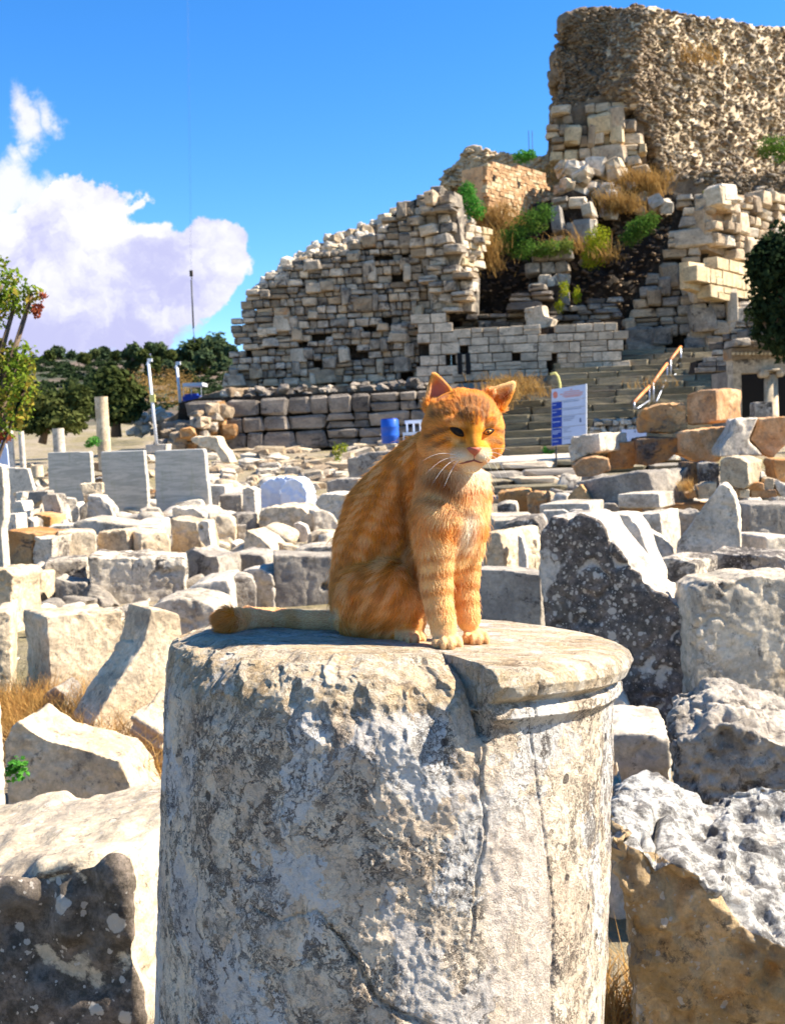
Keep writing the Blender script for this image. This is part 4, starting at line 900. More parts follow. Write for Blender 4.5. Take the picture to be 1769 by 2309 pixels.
# lower terrace wall of big dark blocks
pl = Plane(680, 950, 38, -2)
cp = [(395, 1005), (400, 908), (440, 898), (700, 886), (960, 874), (1000, 880), (1000, 1000), (700, 1010)]
root, pp = wall_thing('terrace_wall', 'low terrace wall of large dark grey blocks with black gaps, foot of the left wall', 'retaining wall', pl, cp, 'dark_core', 5.0, .2)
place_stones(root, courses(pp, pl.k, (30, 44), (34, 74), .012, .10, .03, .5, 22), ['terrace_stone'], 'rough')
pl = Plane(680, 890, 38.6, -2)
cp = [(420, 905), (520, 878), (700, 872), (960, 858), (985, 868), (985, 888), (700, 896)]
root, pp = wall_thing('terrace_edge', 'ragged ledge of dark stones on top of the terrace wall', 'ledge', pl, cp, 'rubble_core', 4.0, .5)
place_stones(root, scatter(pp, pl.k, 130, (12, 24), 33, (-.1, 2.5), 0, .7), ['terrace_stone', 'terrace_stone', 'wall_stone'], 'rock')
# pale facing wall
pl = Plane(1200, 790, 42.5, -2)
for lab, cp, sd in (('smooth pale patch of marble facing left of the facing wall', [(942, 715), (985, 712), (1016, 742), (1018, 862), (945, 870)], 41),
                    ('pale marble facing wall, left part with dark vertical holes', [(1018, 742), (1160, 738), (1160, 852), (1020, 862)], 42),
                    ('pale marble facing wall, middle part under the projecting block', [(1160, 746), (1238, 736), (1240, 842), (1160, 852)], 43),
                    ('pale marble facing wall, right part with straight right edge', [(1240, 735), (1402, 718), (1404, 826), (1242, 842)], 44)):
    root, pp = wall_thing('facing_wall', lab, 'marble wall', pl, cp, 'dark_core', 1.2, .22, 'pale marble facing walls')
    place_stones(root, courses(pp, pl.k, (17, 26), (22, 48), .006, .03, .02, .5, sd), ['facing_marble'], 'ashlar')
    if sd == 42:
        for px_ in (1036, 1054):
            u, z = pl.uv(px_, 822); mb = MB(); o = link('slot', mesh_from('slot', [(-.09, 0, -.4), (.09, 0, -.4), (.09, 0, .45), (-.09, 0, .45), (-.09, .2, -.4), (.09, .2, -.4), (.09, .2, .45), (-.09, .2, .45)], [(0, 1, 2, 3), (7, 6, 5, 4), (0, 4, 5, 1), (1, 5, 6, 2), (2, 6, 7, 3), (3, 7, 4, 0)], False), MATS['dark_void'], root, (u, -.285, z))
# dark ledges behind the top of the facing
pl = Plane(1250, 710, 46, -2)
cp = [(1030, 700), (1100, 715), (1180, 700), (1260, 690), (1390, 670), (1400, 722), (1240, 738), (1020, 745)]
root, pp = wall_thing('dark_ledges', 'dark broken seat ledges above the pale facing wall', 'ledge', pl, cp, 'dark_core', 3)
place_stones(root, courses(pp, pl.k, (9, 15), (26, 60), .02, .35, .05, .8, 51), ['terrace_stone', 'wall_stone'], 'rough')
# pier in the middle of the hollow
pl = Plane(1240, 640, 47, -6)
cp = [(1198, 700), (1196, 590), (1215, 560), (1290, 560), (1288, 640), (1260, 700)]
root, pp = wall_thing('middle_pier', 'broken grey pier standing under the green shrub in the hollow', 'ruined wall', pl, cp, 'dark_core', 2)
place_stones(root, courses(pp, pl.k, (18, 30), (24, 48), .06, .3, .08, .9, 61), ['wall_stone', 'facing_marble', 'grey_marble'], 'rough')
pl = Plane(1200, 680, 45, -12)
cp = [(1160, 700), (1165, 655), (1262, 640), (1258, 665), (1235, 700)]
root, pp = wall_thing('pier_base', 'dark wide slabs jutting out below the broken grey pier', 'ruined wall', pl, cp, 'dark_core', 2)
place_stones(root, courses(pp, pl.k, (15, 22), (40, 80), .03, .3, .0, .9, 62), ['terrace_stone', 'wall_stone'], 'rough')
pl = Plane(1290, 500, 49, -16)
cp = [(1255, 560), (1254, 440), (1290, 425), (1330, 440), (1340, 500), (1325, 560), (1300, 590)]
root, pp = wall_thing('block_stack', 'leaning stack of big grey blocks below the pale rubble pile', 'ruined wall', pl, cp, 'dark_core', 1.5)
place_stones(root, courses(pp, pl.k, (20, 34), (30, 56), .09, .4, .04, .9, 63), ['facing_marble', 'grey_marble', 'white_marble'], 'rough')
# tumbled pale boulders, each countable
pl = Plane(1370, 420, 52, 4)
pp = pl.poly([(1250, 420), (1262, 372), (1340, 358), (1400, 380), (1450, 420), (1500, 470), (1440, 500), (1380, 500), (1330, 470)])
def free_rocks(items, pl, mats, name, label, cat, group, kind='rock'):
    for u, w_, z, su, sw, sz, rot in items:
        me = stone_var(rng.choice(mats), kind, rng.randrange(8))
        o = bpy.data.objects.new(name, me); C.objects.link(o)
        o.location = pl.p0+pl.U*u-pl.n*w_+Vector((0, 0, z)); o.scale = (su, sw, sz); o.rotation_euler = (rot[0], rot[1], rot[2])
        cname = {'white_marble': 'whitish', 'warm_marble': 'cream', 'pale_marble': 'bright white', 'rubble': 'buff'}.get(me.materials[0].name, 'grey')
        umid = (items[0][0], 0); zz_ = ('upper' if z > .5 else 'lower' if z < -.6 else 'middle')+(' left' if u < -1.0 else ' right' if u > 1.0 else '')
        tag(o, ('large ' if su > .9 else 'small ')+cname+' '+label+', '+zz_+' part of the pile', cat, group)
free_rocks(scatter(pp, pl.k, 62, (20, 40), 71, (-1.2, .4), .15), pl, ['white_marble', 'warm_marble', 'pale_marble', 'rubble'], 'tumbled_block', 'angular block tumbled below the crag', 'stone block', 'pale blocks tumbled below the crag')
# squared masonry clinging to the crag
pl = Plane(1340, 300, 55.5, -8)
cp = [(1236, 352), (1236, 300), (1262, 250), (1300, 235), (1350, 212), (1420, 193), (1424, 215), (1442, 222), (1440, 245), (1400, 262), (1450, 270), (1455, 330), (1458, 360), (1440, 400), (1380, 392), (1300, 370)]
root, pp = wall_thing('crag_masonry', 'patch of squared warm stones clinging to the crag', 'ruined wall', pl, cp, 'rubble_core', 5.0)
place_stones(root, courses(pp, pl.k, (14, 28), (20, 44), .05, .3, .16, .8, 81), ['warm_marble', 'wall_stone_warm', 'lit_ashlar', 'wall_stone_warm'], 'rough')
# brick faced fragment
pl = Plane(1165, 430, 51, 50)
cp = [(1092, 372), (1120, 366), (1226, 392), (1230, 445), (1205, 470), (1150, 498), (1094, 508)]
root, pp = wall_thing('brick_fragment', 'sunlit orange brick faced wall fragment with small square holes', 'brick wall', pl, cp, 'brick_face', 1.2, .1)
place_stones(root, [i for i in courses(pp, pl.k, (6, 10), (9, 20), .02, .03, .02, .25, 91)], ['brick_face', 'brick_face', 'lit_ashlar'], 'ashlar', name='brick')
for hx, hy in ((1108, 402), (1163, 418), (1213, 432)):
    u, z = pl.uv(hx, hy); mb = MB(); mb.box((0, 0, 0), (.13, .06, .22)); o = link('put_log_hole', mesh_from('hole', np.array(mb.v), mb.f, False), MATS['dark_void'], root, (u, -.14, z))
# right hand masonry
pl = Plane(1500, 640, 45.5, -14)
cp = [(1404, 826), (1404, 720), (1415, 690), (1440, 640), (1485, 590), (1490, 560), (1510, 520), (1520, 470), (1545, 438), (1600, 440), (1606, 560), (1575, 600), (1570, 700), (1590, 800), (1560, 830)]
root, pp = wall_thing('stepped_wall', 'stepped grey wall of big mixed blocks right of the facing wall', 'ruined wall', pl, cp, 'dark_core', 2.5)
place_stones(root, courses(pp, pl.k, (17, 30), (24, 60), .02, .15, .03, .8, 101), ['wall_stone', 'wall_stone_warm', 'facing_marble', 'grey_marble'], 'rough')
pl = Plane(1680, 560, 46.5, 44)
cp = [(1600, 560), (1590, 470), (1610, 432), (1700, 440), (1769, 452), (1860, 480), (1860, 620), (1700, 600)]
root, pp = wall_thing('upper_right_wall', 'sunlit broken wall of rough grey blocks at the upper right', 'ruined wall', pl, cp, 'wall_stone_warm', .8, .15)
place_stones(root, courses(pp, pl.k, (18, 30), (24, 48), .03, .15, .03, .8, 111), ['white_marble', 'warm_marble', 'wall_stone_warm'], 'rough')
cp = [(1560, 588), (1640, 600), (1860, 640), (1860, 720), (1690, 690), (1562, 648)]
pl = Plane(1640, 630, 44.6, 50)
root, pp = wall_thing('cream_ashlar_wall', 'bright cream ashlar wall left of the dark tree', 'marble wall', pl, cp, 'lit_ashlar', .4, .15)
place_stones(root, courses(pp, pl.k, (22, 40), (22, 40), .005, .03, .0, .6, 112), ['lit_ashlar'], 'ashlar')
pl = Plane(1640, 730, 44.6, -4)
cp = [(1560, 650), (1692, 672), (1700, 820), (1560, 830)]
root, pp = wall_thing('shaded_wall_foot', 'shaded grey foot of wall under the bright cream ashlar', 'ruined wall', pl, cp, 'dark_core', 1.6)
place_stones(root, courses(pp, pl.k, (18, 40), (24, 46), .02, .08, .02, .6, 113), ['facing_marble', 'wall_stone', 'wall_stone_warm'], 'rough')
pl = Plane(1690, 760, 40, -30)
cp = [(1600, 800), (1650, 740), (1700, 690), (1860, 640), (1860, 830), (1600, 830)]
root, pp = wall_thing('small_stone_wall', 'dark wall of small stones behind the portico roof', 'ruined wall', pl, cp, 'dark_core', 1.6)
place_stones(root, courses(pp, pl.k, (11, 18), (16, 30), .03, .1, .03, .6, 114), ['wall_stone', 'terrace_stone'], 'rough')
# ---------------------------------------------------------------- seat rows and stairs
seat = empty('theatre_seating', Vector((6.5, 33, .75)), 'rows of mossy stone theatre seats rising behind the sign', 'theatre seating')
rr = random.Random(5)
for r_i in range(15):
    z = .75+r_i*.262; y = 33+r_i*.80
    x0 = 2.2+r_i*.10 if r_i < 9 else 5.2+(r_i-9)*.35; x1 = 11.5+r_i*.42
    x = x0+rr.uniform(0, 1)
    while x < x1:
        L = rr.uniform(1.1, 2.3)
        me = stone_var('step_stone', 'ashlar', rr.randrange(8))
        o = bpy.data.objects.new('seat_stone', me); C.objects.link(o); o.parent = seat
        o.location = (x+L/2-6.5, y-33+.55+rr.uniform(-.02, .02)+0.012*(x-6.5)**2, z+.13-.75+rr.uniform(-.012, .012)); o.scale = (L*.992, 1.1, .25); o.rotation_euler = (0, rr.gauss(0, .004), .024*(x+L/2-6.5))
        x += L
bk = MB()
bk.box((9, 42, 1.0), (16, 14, 2.0)); bk.box((11, 46, 2.6), (16, 10, 2.4))
stair = empty('front_steps', Vector((4, 22, 0)), 'low pale steps climbing to the landing behind the cat', 'steps')
for r_i, (y, z) in enumerate(((22.4, .14), (23.3, .28), (24.2, .42), (25.1, .57), (26.2, .74))):
    x = 1.6-rr.random()*.5
    while x < 6.6:
        L = rr.uniform(.9, 1.8)
        me = stone_var(rr.choice(('step_stone', 'facing_marble', 'grey_marble')), 'rough', rr.randrange(8))
        o = bpy.data.objects.new('step', me); C.objects.link(o); o.parent = stair
        o.location = (x+L/2-4, y-22+.55, z-.07+rr.uniform(-.02, .015)); o.scale = (L*.98, 1.15, .15); o.rotation_euler = (0, rr.gauss(0, .012), rr.gauss(0, .02)); o.location.y += rr.gauss(0, .05)
        x += L
x = 1.4
land = empty('landing', Vector((4, 30, 0)), 'sunlit paved landing between the steps and the seats', 'landing')
for i in range(5):
    for j in range(5):
        me = stone_var('pale_marble', 'ashlar', rr.randrange(8))
        o = bpy.data.objects.new('paving_slab', me); C.objects.link(o); o.parent = land
        o.location = (-2.2+i*1.25+.3*(j % 2), -2.6+j*1.3, .68); o.scale = (1.23, 1.28, .16)
mb = MB(); mb.box((4, 30, .3), (7.5, 7, .56)); o = mb.build('footing', MATS['rubble_core'], land)
# low round stone wall by the foot of the seats
pl = Plane(1400, 960, 27, -4)
cp = [(1330, 990), (1345, 948), (1440, 940), (1460, 990)]
root, pp = wall_thing('cobble_wall', 'small wall of rounded cobbles behind the grey block under the sign', 'stone wall', pl, cp, 'dark_core', .6, .12)
place_stones(root, courses(pp, pl.k, (15, 20), (15, 21), .1, .05, .02, .35, 131), ['grey_marble', 'white_marble'], 'rock')

# ---------------------------------------------------------------- rubble bands
pl = Plane(620, 1040, 30, 0)
pp = pl.poly([(455, 1090), (470, 1010), (560, 1000), (700, 1000), (790, 995), (900, 1005), (900, 1080), (700, 1090)])
its = []
rr = random.Random(8)
for i in range(210):
    px_, py_ = rr.uniform(445, 940), 1003+rr.random()*105
    d = hit(px_, py_)
    if d is None: continue
    p_ = P(px_, py_, d); s = rr.uniform(11, 24)*d/FP
    mt_ = rr.choice(['rubble', 'wall_stone_warm', 'warm_marble', 'white_marble', 'white_marble', 'wall_stone'])
    me = stone_var(mt_, 'rock', rr.randrange(8))
    o = bpy.data.objects.new('rubble_stone', me); C.objects.link(o); o.location = p_+Vector((0, 0, s*.12)); o.scale = (s*rr.uniform(1.4, 3.4), s*1.6, s*rr.uniform(.8, 1.5)); o.rotation_euler = (rr.uniform(-.2, .2), rr.uniform(-.2, .2), rr.uniform(-.6, .6))
    nm_ = {'rubble': 'buff', 'wall_stone_warm': 'brownish grey', 'warm_marble': 'cream', 'white_marble': 'whitish', 'wall_stone': 'grey'}[mt_]
    tag(o, nm_+(' slab like' if o.scale[0] > 2.2*s else ' lumpy')+' stone in the '+('left' if px_ < 560 else 'middle' if px_ < 720 else 'right')+' part of the rubble band', 'stone', 'rubble band below the terrace wall')
for i in range(60):
    px_, py_ = rr.uniform(60, 345), rr.uniform(985, 1075)
    d = rr.uniform(27, 34); p_ = P(px_, py_, d); s = rr.uniform(12, 30)*d/FP
    me = stone_var(rr.choice(['rubble', 'wall_stone_warm', 'white_marble', 'brown_stone']), 'rock', rr.randrange(8))
    o = bpy.data.objects.new('rubble_stone', me); C.objects.link(o); o.location = (p_.x, p_.y, gz(p_.x, p_.y)+max(0, (1060-py_))/75*.9*rr.random()); o.scale = (s*rr.uniform(1.1, 2.2), s*1.2, s*rr.uniform(.5, .8)); o.rotation_euler = (0, rr.uniform(-.2, .2), rr.uniform(-.5, .5))
    cn_ = {'rubble': 'buff', 'wall_stone_warm': 'brownish grey', 'white_marble': 'whitish', 'brown_stone': 'dark brown'}[me.materials[0].name]
    tag(o, cn_+' stone in the rubble bank '+('behind the left marble panel' if px_ < 212 else 'behind the middle marble panel' if px_ < 330 else 'at the near light pole footing'), 'stone', 'rubble bank behind the marble panels')
for i in range(46):
    px_, py_ = rr.uniform(345, 520), rr.uniform(905, 1010)
    if py_ < 1000-(px_-330)*.62: continue
    d = rr.uniform(36.5, 38.2); p_ = P(px_, py_, d); s = rr.uniform(16, 34)*d/FP
    me = stone_var(rr.choice(['wall_stone', 'wall_stone_warm', 'terrace_stone', 'tan_stone']), 'rock', rr.randrange(8))
    o = bpy.data.objects.new('rubble_stone', me); C.objects.link(o); o.location = p_; o.scale = (s*1.2, s*1.2, s*rr.uniform(.7, 1)); o.rotation_euler = (rr.uniform(-.3, .3), rr.uniform(-.3, .3), rr.uniform(0, 6))
    cn_ = {'wall_stone': 'grey', 'wall_stone_warm': 'brownish', 'terrace_stone': 'dark grey', 'tan_stone': 'tan'}[me.materials[0].name]
    tag(o, cn_+' boulder piled '+('high' if py_ < 950 else 'low')+' at the left end of the terrace wall', 'boulder', 'boulders at the left end of the terrace wall')
pl = Plane(330, 945, 48, 0)
pp = pl.poly([(275, 972), (285, 950), (315, 925), (350, 915), (385, 930), (385, 965), (330, 978)])
for u, w_, z, su, sw, sz, rot in scatter(pp, pl.k, 34, (12, 26), 171, (-.5, .9)):
    me = stone_var('pale_marble', 'rock', rr.randrange(8)); o = bpy.data.objects.new('white_rock', me); C.objects.link(o)
    o.location = pl.p0+pl.U*u-pl.n*w_+Vector((0, 0, z)); o.scale = (su, sw, sz); o.rotation_euler = rot
    tag(o, ('large' if su > .42 else 'small')+' white rock '+('high' if z > .1 else 'low')+' in the white heap behind the near light pole', 'stone', 'heap of white rocks')
# loose stones on the crag surface: too many to count
def chips(name, poly, d, yaw, n, spx, mat, seed, bulge, depth):
    pl = Plane(sum(p_[0] for p_ in poly)/len(poly), sum(p_[1] for p_ in poly)/len(poly), d, yaw)
    pp = pl.poly(poly); mb = MB(); r2 = random.Random(seed); zmin = min(z for u, z in pp)
    tgt = [o for o in C.objects if o.name.startswith('rubble_crag') or o.name.startswith('rubble_spur') or o.name.startswith('earth_')]
    trees = [(o, BVHTree.FromPolygons([o.matrix_world @ v.co for v in o.data.vertices], [tuple(p_.vertices) for p_ in o.data.polygons])) for o in tgt]
    for u, w_, z, su, sw, sz, rot in scatter(pp, pl.k, n, spx, seed, flat=.42):
        q_ = pl.p0+pl.U*u+Vector((0, 0, z)); dr = (q_-CAM).normalized(); best = None
        for o, tr in trees:
            h_ = tr.ray_cast(CAM, dr)
            if h_[0] is not None and (best is None or h_[3] < best[1]): best = (h_[0], h_[3])
        if best is None: continue
        me = stone_var(mat, 'rock', r2.randrange(8))
        M = Matrix.LocRotScale(best[0], __import__('mathutils').Euler(rot), Vector((su, sw, sz)))
        mb.add([M @ v.co for v in me.vertices], [tuple(p_.vertices) for p_ in me.polygons])
    o = mb.build(name, MATS[mat], None, True); tag(o, kind='stuff')
bpy.context.view_layer.update()
crag = [(1245, 350), (1240, 300), (1246, 225), (1262, 168), (1250, 150), (1252, 100), (1268, 42), (1300, 24), (1380, 8), (1560, 34), (1769, 62), (1900, 80), (1900, 520), (1560, 405), (1380, 430), (1300, 380)]
cragR = [(1450, 20), (1560, 34), (1769, 62), (1900, 80), (1900, 520), (1560, 405), (1470, 380), (1480, 200)]
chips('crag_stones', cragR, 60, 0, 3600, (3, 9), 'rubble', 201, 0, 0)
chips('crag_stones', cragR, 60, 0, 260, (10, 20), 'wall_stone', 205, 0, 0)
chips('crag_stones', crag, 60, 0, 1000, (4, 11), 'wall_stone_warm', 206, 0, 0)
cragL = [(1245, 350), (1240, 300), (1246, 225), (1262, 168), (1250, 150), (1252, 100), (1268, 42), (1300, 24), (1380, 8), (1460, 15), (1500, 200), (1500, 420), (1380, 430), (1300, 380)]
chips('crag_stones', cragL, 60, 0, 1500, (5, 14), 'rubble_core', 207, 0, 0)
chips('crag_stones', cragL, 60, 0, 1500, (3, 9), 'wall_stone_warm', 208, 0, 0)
chips('crag_stones', crag, 60, 0, 1500, (5, 14), 'rubble_core', 202, 0, 0)
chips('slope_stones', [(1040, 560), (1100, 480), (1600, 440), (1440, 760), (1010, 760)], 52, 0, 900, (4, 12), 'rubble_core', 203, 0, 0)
chips('spur_stones', [(1030, 330), (1250, 345), (1300, 400), (1240, 460), (985, 425)], 58, 0, 420, (6, 16), 'rubble', 204, 0, 0)
# ---------------------------------------------------------------- portico at the right border
pr = empty('portico', P(1650, 950, 30), 'small ruined portico with ionic column at the right border', 'portico')
def pbox(name, px0, py0, px1, py1, d, dep, mat, kind=None, inset=0.0):
    a, b = P(px0, py0, d), P(px1, py1, d)
    mb = MB(); mb.box(((a.x+b.x)/2, a.y+dep/2+inset, (a.z+b.z)/2), (abs(b.x-a.x), dep, abs(a.z-b.z)))
    return mb.build(name, MATS[mat], pr)
pbox('pilaster', 1652, 832, 1677, 985, 30, .5, 'facing_marble')
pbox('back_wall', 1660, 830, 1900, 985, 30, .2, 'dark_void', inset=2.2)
pbox('side_wall', 1655, 834, 1679, 980, 30, 1.6, 'terrace_stone', inset=.55)
pbox('architrave', 1650, 800, 1900, 832, 30, .6, 'facing_marble', inset=-.05)
pbox('frieze', 1644, 786, 1900, 799.5, 30, .75, 'wall_stone_warm', inset=-.15)
mbd = MB()
for i in range(17):
    a = P(1652+i*9, 797.5, 29.8); mbd.box((a.x, a.y-.04, a.z), (.065, .08, .07))
mbd.build('dentils', MATS['lit_ashlar'], pr)
for i in range(6):
    me = stone_var('wall_stone', 'rough', i); o = bpy.data.objects.new('roof_stone', me); C.objects.link(o); o.parent = pr
    o.location = P(1662+i*34, 780-rng.uniform(0, 6), 30.2)-pr.location; o.scale = (.46, 1.2, rng.uniform(.14, .26)); o.rotation_euler = (0, rng.uniform(-.06, .06), 0)
a0, a1 = P(1739, 985, 29.9), P(1737, 846, 29.9)
mb = MB(); mb.tube([a0, a0+Vector((0, 0, .12)), a0+Vector((0, 0, .13)), a1], [.27, .27, .21, .18], 20); mb.build('column_shaft', MATS['warm_marble'], pr, True)
mb = MB(); c_ = P(1737, 838, 29.85); mb.box((c_.x, c_.y, c_.z+.04), (.52, .42, .07))
for sx in (-1, 1): mb.tube([c_+Vector((sx*.22, -.2, -.06)), c_+Vector((sx*.22, .2, -.06))], .105, 14)
mb.build('ionic_capital', MATS['facing_marble'], pr, True)
# stone roof ledge left of the portico
pl = Plane(1610, 815, 33, -4)
root, pp = wall_thing('ledge_left_of_portico', 'low ledge of dark slabs between the handrails and the portico', 'ledge', pl, [(1570, 840), (1575, 812), (1650, 800), (1652, 835)], 'dark_core', 1.0)
place_stones(root, courses(pp, pl.k, (9, 14), (26, 46), .01, .05, .0, .5, 141), ['terrace_stone', 'wall_stone'], 'ashlar')

# ---------------------------------------------------------------- handrails up the seats
hr = empty('handrail', P(1430, 915, 34), 'orange topped metal handrail climbing the seats in three flights', 'handrail')
def seg(name, pts, rad, mat):
    mb = MB(); mb.tube(pts, rad, 8); return mb.build(name, MATS[mat], hr, True)
for (xa, ya, xb, yb, low_y, da, db) in ((1429, 907, 1463, 871, 921, 34, 37), (1472, 862, 1503, 820, 905, 37, 40.5), (1511, 811, 1534, 782, 851, 40.5, 43)):
    seg('rail', [P(xa, ya, da), P(xb, yb, db)], .055, 'orange_rail')
    seg('lower_rail', [P(xa+7, low_y, da), P(xb, yb+32, db)], .03, 'galvanised_steel')
    seg('post', [P(xa, ya, da), P(xa+1, low_y+2, da)], .03, 'galvanised_steel')
    seg('post', [P(xb, yb, db), P(xb+1, yb+47, db)], .03, 'galvanised_steel')

# ---------------------------------------------------------------- information sign
S0 = P(1285, 960, 22.5); syaw = R(-16)
sg = empty('information_sign', Vector((S0.x, S0.y, .3)), 'tall white sign with dark blue left column and red heading text', 'sign', rz=syaw)
plS = Plane(1285, 960, 22.5, -16)
def srect(name, pts, mat, w_, th_):
    "flat prism on the sign plane from sign crop pixels"
    pp = [plS.uv(*q_) for q_ in cpx('S', pts)]; n = len(pp); z0 = S0.z-.3
    V = [(u, w_-th_/2, z+z0) for u, z in pp]+[(u, w_+th_/2, z+z0) for u, z in pp]
    F = [tuple(range(n)), tuple(range(n, 2*n))[::-1]]+[(i, i+n, (i+1) % n+n, (i+1) % n) for i in range(n)]
    return link(name, mesh_from(name, V, F, False), MATS[mat], sg)
def edge(t, x):   # sloping bands of the sign: interpolate between left edge and right edge heights
    (l, r_) = t; return l+(r_-l)*(x-150)/(655-150)
bands = [(372, 292), (560, 497), (672, 612), (780, 722), (940, 888), (1090, 1040), (1205, 1130)]
for i in range(len(bands)-1):
    t0, t1 = bands[i], bands[i+1]
    q0, q1 = (t0[0]+3, t0[1]+3), (t1[0]-3, t1[1]-3)
    srect('panel', [(150, q0[0]), (655, q0[1]), (655, q1[1]), (150, q1[0])], 'sign_white', 0, .05)
    if i:
        srect('blue_field', [(156, q0[0]+6), (300, edge(q0, 300)+3), (300, edge(q1, 300)-2), (156, q1[0])], 'sign_blue', -.029, .006)
for i, (l0, l1, yc) in enumerate(((420, 450, -62), (330, 560, -32), (270, 610, -4), (310, 600, 22), (340, 570, 42))):
    b_ = (470+yc, 412+yc)
    srect('heading_line', [(l0, edge(b_, l0)-7), (l1, edge(b_, l1)-7), (l1, edge(b_, l1)+3), (l0, edge(b_, l0)+3)], 'ink_red', -.03, .004)
srect('emblem', [(170, 430), (200, 400), (235, 420), (240, 480), (205, 510), (175, 490)], 'ink_red', -.029, .003)
mbx = [(1, 320, 560, 20), (2, 320, 590, 20), (3, 320, 490, 18), (3, 320, 480, 46), (3, 320, 440, 70), (4, 320, 420, 18), (4, 320, 380, 44), (4, 320, 440, 70), (5, 320, 430, 22)]
for bi, l0, l1, dy in mbx:
    b_ = (bands[bi][0]+dy, bands[bi][1]+dy)
    srect('text_line', [(l0, edge(b_, l0)), (l1, edge(b_, l1)), (l1, edge(b_, l1)+7), (l0, edge(b_, l0)+7)], 'ink_grey', -.029, .003)
for bi, l1, dy in ((1, 215, 42), (2, 225, 40), (3, 275, 72), (4, 285, 40), (4, 285, 62), (4, 240, 84), (5, 250, 44)):
    b_ = (bands[bi][0]+dy, bands[bi][1]+dy)
    srect('text_line', [(165, edge(b_, 165)), (l1, edge(b_, l1)), (l1, edge(b_, l1)+9), (165, edge(b_, 165)+9)], 'sign_white', -.034, .003)
srect('emblem', [(560, 790), (580, 790), (586, 850), (556, 850)], 'ink_grey', -.029, .003)
srect('edge_trim', [(640, 295), (660, 290), (662, 1030), (644, 1034)], 'white_paint', -.0, .062)
srect('post', [(200, 1200), (222, 1200), (222, 1480), (200, 1480)], 'cable_black', .05, .05)
srect('post', [(585, 1140), (607, 1140), (607, 1480), (585, 1480)], 'cable_black', .05, .05)
plT = Plane(1435, 985, 19, -8)
tb = empty('small_notice', plT.p0, 'small white notice board behind the stacked stones', 'notice', rz=plT.psi)
mb = MB(); pp = [plT.uv(*q_) for q_ in cpx('S', [(1165, 960), (1395, 955), (1530, 1010), (1525, 1140), (1180, 1140)])]; n = len(pp)
link('board', mesh_from('b', [(u, -.02, z) for u, z in pp]+[(u, .02, z) for u, z in pp], [tuple(range(n)), tuple(range(n, 2*n))[::-1]]+[(i, i+n, (i+1) % n+n, (i+1) % n) for i in range(n)], False), MATS['sign_white'], tb)
pp = [plT.uv(*q_) for q_ in cpx('S', [(1350, 975), (1370, 975), (1372, 1000), (1350, 1000)])]
link('emblem', mesh_from('e', [(u, -.024, z) for u, z in pp]+[(u, -.0205, z) for u, z in pp], [(0, 1, 2, 3), (7, 6, 5, 4), (0, 4, 5, 1), (1, 5, 6, 2), (2, 6, 7, 3), (3, 7, 4, 0)], False), MATS['ink_grey'], tb)
# pale green lamp arm above the sign
mb = MB(); mb.tube([P(1240, 843, 27), P(1252, 841, 27), P(1258, 850, 27), P(1262, 866, 27), P(1262, 990, 27)], .03, 8)
o = mb.build('bent_pipe', MATS['yellow_box'], None, True); tag(o, 'pale yellow bent pipe sticking up behind the sign', 'pipe')

# ---------------------------------------------------------------- blue barrel and white frame left of the cat head
bpos = P(880, 1000, 30)
bt = empty('blue_barrel', Vector((bpos.x, bpos.y, bpos.z)), 'dark blue plastic barrel standing at the foot of the terrace wall', 'barrel')
mb = MB(); r_ = 20/2400*30
h_ = (1000-946)/2400*30
mb.tube([bpos+Vector((0, 0, t*h_)) for t in (0, .03, .3, .33, .36, .66, .69, .72, .97, 1)], [r_*.93, r_, r_, r_*1.04, r_, r_, r_*1.04, r_, r_, r_*.93], 24)
mb.build('drum', MATS['blue_plastic'], bt, True)
mb = MB(); mb.tube([bpos+Vector((0, 0, h_*.99)), bpos+Vector((0, 0, h_*1.04))], r_*.9, 24); mb.build('lid', MATS['sign_blue'], bt, True)
wf = empty('white_chair', P(930, 1000, 30), 'white plastic garden chair beside the blue barrel', 'chair')
def cbox(name, x0, y0, x1, y1, d, dep):
    a, b = P(x0, y0, d), P(x1, y1, d); mb = MB(); mb.box(((a.x+b.x)/2, a.y+dep/2, (a.z+b.z)/2), (abs(b.x-a.x), dep, abs(a.z-b.z))); mb.build(name, MATS['white_paint'], wf)
cbox('seat', 908, 975, 955, 980, 29.8, .45)
cbox('backrest', 912, 948, 952, 954, 30.2, .05); cbox('backrest_slat', 915, 954, 920, 975, 30.25, .03); cbox('backrest_slat', 930, 954, 935, 975, 30.25, .03); cbox('backrest_slat', 945, 954, 950, 975, 30.25, .03)
for x0 in (908, 951):
    cbox('leg', x0, 980, x0+4, 1003, 29.8, .04); cbox('leg', x0, 980, x0+4, 1000, 30.2, .04)

# ---------------------------------------------------------------- columns and posts at the left
def stub(px, ytop, ybot, wpx, d, label, mat='warm_marble', name='column_stub', lean=0.0):
    a, b = P(px+3, ybot, d), P(px, ytop, d); mb = MB(); r_ = wpx/2/FP*d
    b = Vector((a.x+lean, a.y, b.z)); n = 7
    mb.tube([a.lerp(b, i/n) for i in range(n+1)], [r_*(1.03-.06*i/n)*(1 if i % 7 else 1.02) for i in range(n+1)], 24)
    o = mb.build(name, MATS[mat], None, True)
    md = o.modifiers.new('e', 'EDGE_SPLIT'); tag(o, label, 'column')
    return o
stub(134, 966, 1060, 26, 29, 'short grey column stub behind the left marble panel', 'pale_marble')
stub(235, 895, 1060, 29, 28, 'tall cream column stub behind the middle marble panel', 'warm_marble')
stub(25, 970, 1060, 14, 27, 'thin white post at the far left behind the pale slab', 'pale_marble', 'white_post')
stub(50, 972, 1062, 13, 27, 'second thin white post at the far left, nearer the panels', 'pale_marble', 'white_post')
